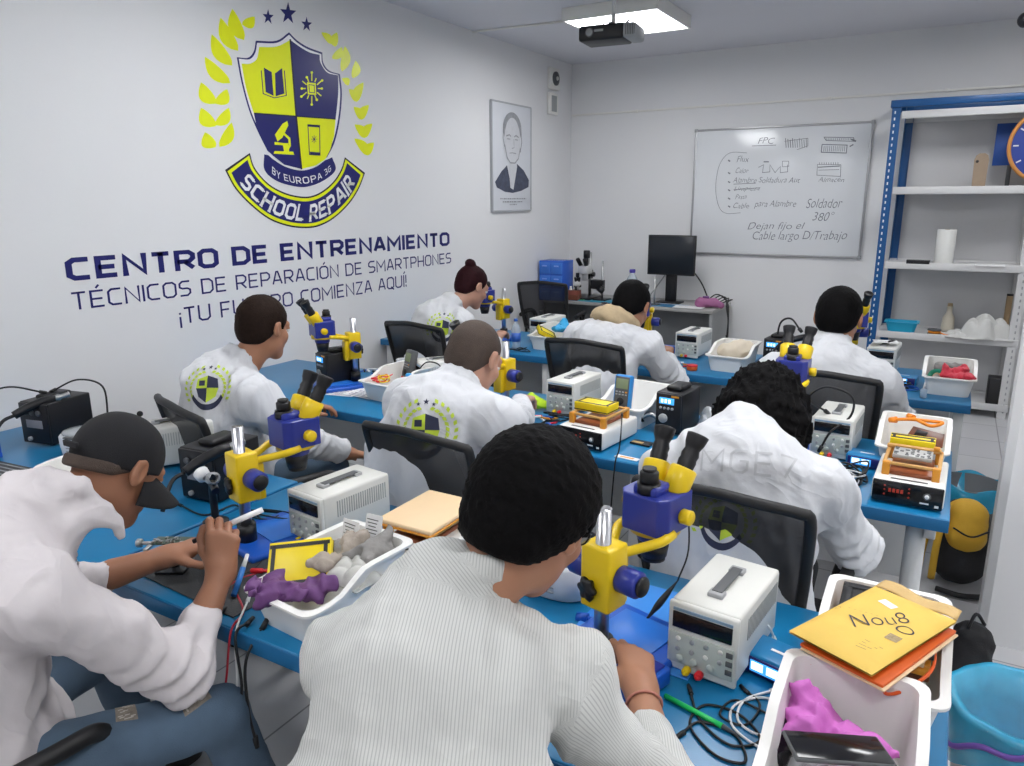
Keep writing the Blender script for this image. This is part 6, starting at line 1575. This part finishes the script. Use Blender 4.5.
# hose + chips beside separator
cable('ribbed_hose', 'white ribbed hose curling by the second row black station', [onz(640,418,.80),onz(650,414,.82),onz(660,420,.80),onz(666,432,.77),onz(664,440,.765)], .012, Msteel, connector=Mblack)
cable('probe_lead', 'black lead hanging down over the second row desk edge', [onz(622,415,.88),onz(621,432,.86),onz(619,450,.79),V((-1.05,2.585,.74)),V((-1.06,2.58,.55)),V((-1.07,2.58,.40))], .003)
t = thing('label_strip', 'white label strip stuck to the second row desk by the separator', 'label', onz(627,458,DZ+.001), -.1); MB().box((0,0,.001),(.10,.03,.002)).build('strip', Mpaper, t); MB().box((0,0,.0024),(.06,.012,.001)).build('print', Mor, t)
t = thing('chip_card', 'dark chip card with gold strip on the second row desk', 'card', onz(642,444,DZ+.001), -.1); MB().box((0,0,.004),(.09,.05,.008),.001).build('card', Mblack, t); MB().box((-.015,-.01,.0085),(.05,.02,.001)).build('gold_strip', mat('gold', (.6,.4,.15), .3, .6), t)
cloth('plastic_bag', 'clear plastic bag hanging behind the black station, second row', 'bag', (-.83,3.15,DZ), .07, .08, .12, Mclear, 22)
# papers at left of row 2
for i, (px_, py_, rz, lb) in enumerate([(342,392,.2,'printed sheet nearest the desk edge, second row left'), (356,386,.6,'printed sheet under the sheets before the left bin'), (366,394,-.1,'printed sheet beside the left white bin')]):
    t = thing('printed_sheet', lb, 'paper', onz(px_, py_, DZ+.001)+V((0,0,.0015*i)), rz); MB().box((0,0,.0007),(.21,.15,.0012)).build('sheet', Mpaper, t)
    mb = MB(); rr = random.Random(i)
    for k in range(7): mb.box((rr.uniform(-.02,.02),-.06+.02*k,.0016),(rr.uniform(.10,.17),.006,.0006))
    mb.build('printed_lines', mat('ink_navy', (.05,.06,.18), .7), t)
t = thing('blue_packet', 'blue foil packet beside the left microscope, second row', 'packet', V((-2.72,3.18,DZ)), .4); MB().grid(lambda u, v: V(((u-.5)*.2,(v-.5)*.12,.004+.012*math.sin(PI*u)*math.sin(PI*v)+.003*math.sin(9*u+4*v))), 14, 12).box((0,0,.002),(.19,.11,.003)).build('foil', mat('foil_blue', (.02,.2,.7), .25, bump=.4, bs=60), t)
t = thing('plastic_cup', 'clear plastic cup beside the left wall, second row', 'cup', V((-2.66,3.30,DZ)), 0); MB().lathe([(0,.003),(.03,.003),(.03,0),(.04,.11),(.0385,.11),(.029,.005),(0,.006)], n=24).build('cup', Mglass, t); MB().lathe([(.04,.108),(.043,.110),(.041,.114),(.038,.110)], n=24).build('rim', Mglass, t)
t = thing('blue_cap_bottle', 'small white bottle with blue cap in the second row left bin', 'bottle', (-2.33,2.93,.80)); MB().rcyl((0,0,0),(0,0,.07),.018,.004).build('bottle_body', Mwhite, t); MB().rcyl((0,0,.068),(0,0,.09),.016,.003).build('cap', mat('cap_blue', (.03,.35,.75), .4), t)
cable('red_lead', 'red lead bundled in the second row left bin', tangle(-2.50,2.92,.05,.07,.83,14,3,.03), .003, Mred)
cable('yellow_lead', 'yellow lead bundled in the second row left bin', tangle(-2.47,2.90,.04,.05,.835,10,4,.03), .003, Mbright)
cable('black_headphone', 'black lead arching over the second row left bin', [V((-2.36,3.02,.86)),V((-2.30,3.04,.93)),V((-2.20,3.02,.93)),V((-2.16,2.98,.87))], .004)
cable('mains_cable', 'black cord looped on the power supply right of the curly hair', [V((-.36,3.08,.925)),V((-.42,3.0,.99)),V((-.36,2.98,1.05)),V((-.27,3.0,1.02)),V((-.27,3.05,.93)),V((-.33,3.0,.87)),V((-.36,2.99,.80))], .0045)
cable('coiled_cable', 'black cable bundle at the second row right desk', tangle(-.235,2.84,.075,.10,DZ,34,12,.05), .0036)
cable('coiled_cable', 'pale cable bundle before the second row right meter', tangle(-.24,2.80,.07,.06,DZ+.004,12,13,.03), .0028, Mcablew)
cable('orange_lead', 'orange lead lying across the second row right bin', [V((-.13,3.24,.885)),V((-.08,3.22,.90)),V((-.02,3.25,.895)),V((.04,3.23,.90)),V((.0,3.2,.89)),V((-.07,3.26,.90))], .007, mat('lead_orange', (.85,.27,.02), .4))
t = thing('brown_flex', 'dark brown flexible board in the second row right bin', 'board', (-.0,3.20,.84), rot=(.3,.1,-.2)); MB().box((0,0,.004),(.14,.09,.006),.002).build('board', Mbrown, t); MB().box((-.03,.0,.008),(.04,.05,.004),.001).build('chip', Mblack, t)
# ---- third row loose
for nm, lb, m, x, y, z, rx in (('tape_roll','green tape roll in the third row end bin',mat('tape_green',(.01,.22,.13),.5),.0,4.43,.825,1.2),):
    t = thing(nm, lb, 'tape', (x,y,z), rot=(rx,0,.3)); MB().lathe([(.025,-.012),(.045,-.012),(.047,0),(.045,.012),(.025,.012),(.025,-.012)], n=28).build('roll', m, t); MB().lathe([(.022,-.012),(.025,-.012),(.025,.012),(.022,.012),(.022,-.012)],n=24).build('core', Mcream, t)
glove('red_glove', 'red rubber glove bunched in the third row end bin', (.085,4.42,.82), mat('red_rubber', (.62,.03,.06), .5, bump=.3), 31, 1.2, 2.5, 4, .028)
glove('sky_blue_glove', 'sky blue nitrile glove on the third row left bin', (-2.27,4.56,.86), Mskyb, 33, 1.2, 1.5, 4)
t = thing('rag_pile', 'grey rag at the back of the third row end bin', 'rag', (.05,4.58,.83)); s = SDF(); s.rc((-.04,0,.02),(.05,0,.02),.035,.035); s.fn(lambda P, D: D-.008*wavy(P,16,3,6)); npobj('fabric', [s.mesh(.006)], Mgglove, t)
t = thing('paper_towels', 'crumpled beige paper towels filling the third row bin', 'paper towels', (-1.08,4.53,.84)); s = SDF(); s.rc((-.03,.0,.0),(.03,.08,.02),.06,.05,.03,(1,0,0),1.4); s.fn(lambda P, D: D-.014*wavy(P,19,2,6)); npobj('paper', [s.mesh(.007)], mat('towel_beige', (.68,.60,.48), .9, bump=.3), t)
t = thing('water_bottle', 'clear water bottle with blue label beside the third row left bin', 'bottle', onz(516,348,DZ)); MB().lathe([(0,0),(.030,0),(.032,.01),(.032,.13),(.026,.155),(.013,.175),(.012,.19),(0,.19)], n=24).build('bottle_body', mat('bottle_clear', (.6,.7,.8), .08, alpha=.45, var=0), t); MB().lathe([(.0325,.05),(.033,.05),(.033,.11),(.0325,.11)], n=24).build('label', mat('label_blue', (.05,.15,.55), .4), t); MB().rcyl((0,0,.188),(0,0,.205),.014,.002).build('cap', Mcableb, t)
t = thing('note_paper', 'white note sheet on the power supply under the shelving', 'paper', (-.28,4.77,DZ+.187), .2); MB().box((0,0,.0007),(.13,.10,.0012)).build('sheet', Mpaper, t); MB().box((.02,0,.002),(.05,.004,.0012)).build('pencil_note', Mdgrey, t)
t = thing('pen', 'dark pen lying on the note sheet, third row right', 'pen', (-.25,4.77,DZ+.190), 1.2); MB().rcyl((-.04,0,.004),(.04,0,.004),.004,.001).build('barrel', Mblack, t); MB().cyl((.04,0,.004),(.05,0,.004),.003,.001).build('tip', Mgrey, t)
t = thing('eye_drop_bottle', 'small clear dropper bottle beside the third row end bin', 'bottle', onz(923,398,DZ)); MB().rcyl((0,0,0),(0,0,.05),.016,.004).build('bottle_body', mat('bottle_clear'), t); MB().cyl((0,0,.05),(0,0,.085),.007,.002).build('nozzle', Mpaper, t)
cable('coiled_cable', 'black and blue cable bundle by the third row meter', tangle(-.19,4.42,.09,.06,DZ,16,22,.03), .0035)
cable('coiled_cable', 'blue cable bundle by the third row meter', tangle(-.15,4.40,.09,.05,DZ,12,23,.02), .003, Mcableb)
GUN('black hot air handle rising over the shoulder of the third row right man', -.78, 4.55, .93, (.25,0,-1.2))
cable('hot_air_hose', 'black hose arching from the third row station to its handle', [V((-.86,4.62,.92)),V((-.84,4.60,1.03)),V((-.78,4.58,1.06)),V((-.72,4.56,1.0))], .006)
# ---- back table
t = thing('computer_monitor', 'black computer monitor standing on the back table', 'monitor', (ony(669,300,7.10).x, 7.12, .75), .0)
mw, mh = .475, .385; zc_ = 1.215-.75
MB().box((0,.0,zc_),(mw,.035,mh),.006).box((0,.025,zc_),(mw*.7,.03,mh*.7),.01).build('housing', Mblack, t); MB().box((0,-.0185,zc_),(mw-.03,.002,mh-.03),.0005).build('screen', mat('screen_off', (.012,.016,.022), .18, var=0), t)
MB().box((0,.03,.15),(.11,.03,.30),.006).build('stand_neck', Mblack, t); MB().box((0,.0,.008),(.24,.18,.016),.006).build('stand_foot', Mblack, t)
cable('monitor_cable', 'thin cable falling left behind the monitor', [V((-2.38,7.2,1.12)),V((-2.5,7.22,.95)),V((-2.6,7.2,.80))], .006, Mgrey); cable('monitor_cable', 'black cable falling right behind the monitor', [V((-2.2,7.2,1.1)),V((-2.08,7.2,.95)),V((-1.98,7.15,.78))], .007)
t = thing('drawer_box', 'translucent blue desktop drawer tower in the far left corner', 'drawers', (-3.475, 6.83, .75), .0)
Mdb = mat('drawer_blue', (.03,.13,.62), .25, alpha=.88)
mb = MB().box((0,0,.20),(.27,.24,.40),.006); mb.build('cabinet', Mdb, t)
for k in range(3):
    for j in (-1, 1):
        d_ = MB().box((j*.066,-.124,.068+.13*k),(.125,.012,.115),.004); d_ = d_.build('drawer', mat('drawer_blue_light', (.06,.22,.75), .2, alpha=.85), t); MB().box((j*.066,-.134,.09+.13*k),(.05,.012,.012),.003).build('handle', mat('drawer_pull', (.2,.35,.8), .3), d_)
def black_scope(label, x, y, rz, sc=1.0, two=True):
    t = thing('lab_microscope', label, 'microscope', (x,y,.75), rz); t.scale = (sc,)*3
    MB().box((0,.02,.012),(.20,.26,.024),.006).build('base', Mblack, t); MB().cyl((0,.11,.02),(0,.11,.42),.014).build('pole', Msteel, t)
    MB().box((0,.08,.22),(.06,.08,.08),.006).build('focus_block', Mblack, t); MB().rcyl((-.06,.08,.22),(.06,.08,.22),.022,.003).build('focus_knob', Mblack, t)
    MB().box((0,.0,.27),(.10,.12,.08),.012).cyl((0,0,.17),(0,0,.24),.03).build('optic_head', mat('scope_white', (.6,.6,.6), .4), t)
    for s in (-1, 1): MB().rcyl((s*.025,-.03,.30),(s*.035,-.09,.37),.019,.003).build('eyepiece', Mblack, t)
    MB().cyl((0,.03,.30),(0,.03,.38),.018).rcyl((0,.03,.37),(0,.03,.44),.030,.004).build('camera_port', Mblack, t)
black_scope('tall black and white microscope with a camera on the back table', ony(588,290,7.08).x, 7.0, 0, 1.12)
black_scope('smaller dark microscope left of the tall one on the back table', ony(577,290,6.85).x-.02, 6.90, .4, .62)
t = thing('brown_box', 'reddish brown box between the back table microscopes', 'box', (ony(585,290,6.95).x-.08, 6.86, .75), .1); MB().box((0,0,.05),(.12,.09,.10),.004).build('carton', mat('carton_red', (.22,.06,.04), .6), t); MB().box((0,0,.102),(.122,.092,.006),.001).build('box_lid', Mbrown, t)
t = thing('teal_mat', 'teal repair mat along the edge of the back table', 'mat', (ony(592,300,6.9).x, 6.92, .7505), 0); MB().box((0,0,.003),(.46,.22,.006),.002).build('mat_sheet', mat('mat_teal', (.02,.25,.38), .5), t); MB().box((-.12,-.05,.008),(.10,.05,.004),.001).build('green_tray', Mgreen, t)
t = thing('water_jug', 'clear bottle with violet cap behind the hooded person', 'bottle', (ony(632,285,7.05).x, 7.05, .75)); MB().lathe([(0,0),(.06,0),(.065,.02),(.065,.20),(.03,.27),(.025,.29),(0,.29)], n=28).build('bottle_body', mat('bottle_clear'), t); MB().rcyl((0,0,.285),(0,0,.32),.03,.004).build('cap', mat('cap_violet', (.08,.06,.4), .4), t)
t = thing('steel_rod_stand', 'thin upright steel rod stand left of the monitor', 'stand', (ony(656,300,6.95).x-.0, 6.9, .75)); MB().cyl((0,0,0),(0,0,.28),.008).build('rod', Msteel, t); MB().box((0,0,.006),(.09,.09,.012),.002).build('foot', Mdgrey, t)
t = thing('blue_work_mat', 'blue mat on the back table before the monitor', 'mat', (ony(665,303,6.92).x, 6.92, .7505), 0); MB().box((0,0,.002),(.42,.20,.004),.001).build('mat_sheet', mat('mat_backblue', (.03,.16,.32), .4), t); MB().box((0,.094,.0045),(.42,.006,.002)).build('mat_border', Mpaper, t)
t = thing('paper_sheets', 'white sheets on the back table before the monitor', 'paper', (ony(690,304,6.9).x, 6.87, .7555), .1); MB().box((0,0,.002),(.28,.16,.004)).build('sheets', Mpaper, t); MB().box((0,.03,.0045),(.2,.004,.0006)).build('printed_lines', Mgrey, t)
t = thing('pink_power_tool', 'pink and violet case on the back table right of the monitor', 'case', (ony(708,300,6.95).x, 6.95, .75), .3); s = SDF(); s.rc((-.07,0,.05),(.06,0,.05),.05,.045,.02); s.rc((.06,0,.05),(.12,-.03,.03),.03,.03,.02); s.fn(lambda P, D: np.maximum(D-.006*wavy(P,6,2,4), -P[:,2])); npobj('case_body', [s.mesh(.008)], mat('case_pink', (.35,.12,.26), .5), t); MB().box((-.02,0,.10),(.06,.04,.02),.005).build('handle', Mpurp, t)
for k in range(5):
    x = ony(716+4*k, 295, 7.1).x; cable('hanging_cable', 'dark cable drooping over the right end of the back table', [V((x-.1,7.1,.78)),V((x,7.12,.86-.01*k)),V((-1.80+.012*k,7.1-.05*k,.80)),V((-1.77+.012*k,7.08-.05*k,.66)),V((-1.76+.01*k,7.06-.05*k,.35+.04*k))], .006, Mcable, group='cables drooping off the back table')
cable('coiled_cable', 'black cable heap on the right end of the back table', tangle(-1.98,7.1,.10,.10,.75,16,41,.05), .006)

# further clutter: leads and small devices lying between the machines
for i, (px_, py_, rx_, ry_, n_, m_, lb) in enumerate([
  (560,420,.09,.05,18,Mcable,'black leads tangled before the stickered power supply, second row'),
  (735,432,.07,.05,12,Mcable,'black leads left of the curly hair on the second row desk'),
  (655,362,.08,.05,14,Mcable,'black leads beside the orange tub, third row'),
  (268,520,.10,.05,16,Mcable,'black leads across the blue microscope base by the capped man'),
  (385,390,.06,.05,12,Mcableb,'blue leads by the printed sheets, second row left'),
  (520,352,.08,.05,12,Mcable,'black leads below the water bottle, third row'),
  (150,500,.12,.06,12,Mcable,'black leads in front of the black station beside the capped man')]):
    q = onz(px_, py_, DZ); cable('lead_bundle', lb, tangle(q.x, q.y, rx_, ry_, DZ+.002, n_, 60+i, .03), .003, m_)
q = V((ony(603,290,7.0).x, 6.98, .75))
t = thing('rod_stand', 'black clamp block on an upright steel rod right of the tall back microscope', 'stand', q)
MB().cyl((0,0,0),(0,0,.40),.011).build('rod', Msteel, t); MB().box((-.05,0,.16),(.13,.08,.09),.008).cyl((-.02,-.05,.13),(.03,-.06,.10),.03).build('clamp_block', Mblack, t); MB().box((0,0,.01),(.14,.16,.02),.004).build('foot', Mblack, t)
q = V((ony(575,290,6.9).x-.03, 6.86, .75))
t = thing('bottle_rack', 'dark brown rack of small bottles left of the tall back microscope', 'rack', q)
MB().box((0,0,.03),(.20,.10,.06),.004).build('rack_body', Mbrown, t)
for k in range(3): MB().cyl((-.06+.06*k,0,.06),(-.06+.06*k,0,.12),.014).rcyl((-.06+.06*k,0,.118),(-.06+.06*k,0,.14),.011,.002).build('small_bottle', Mblack if k != 1 else Mwhite, t)
t = thing('dark_device', 'dark battery device lying beside the blue packet, second row left', 'device', V((-2.60,3.20,DZ)), .3); MB().box((0,0,.02),(.12,.07,.04),.008).build('case', Mdgrey, t); MB().box((0,0,.041),(.07,.03,.002)).build('screen', Mblack2, t)
t = thing('power_cube', 'black power cube in front of the third row power supply', 'adapter', V((-1.47,4.40,DZ)), .2); MB().box((0,0,.025),(.07,.05,.05),.006).build('cube', Mblack, t); MB().cyl((0,-.025,.025),(0,-.04,.025),.008).build('socket', Mdgrey, t)
# ---------------------------------------------------------------- world
w = bpy.data.worlds.new('world'); S.world = w; w.use_nodes = True
w.node_tree.nodes['Background'].inputs[0].default_value = (.6,.65,.7,1); w.node_tree.nodes['Background'].inputs[1].default_value = .3
S.view_settings.exposure = 0.0
for o in list(bpy.data.objects):
    if o.type == 'EMPTY' and not o.children: bpy.data.objects.remove(o)
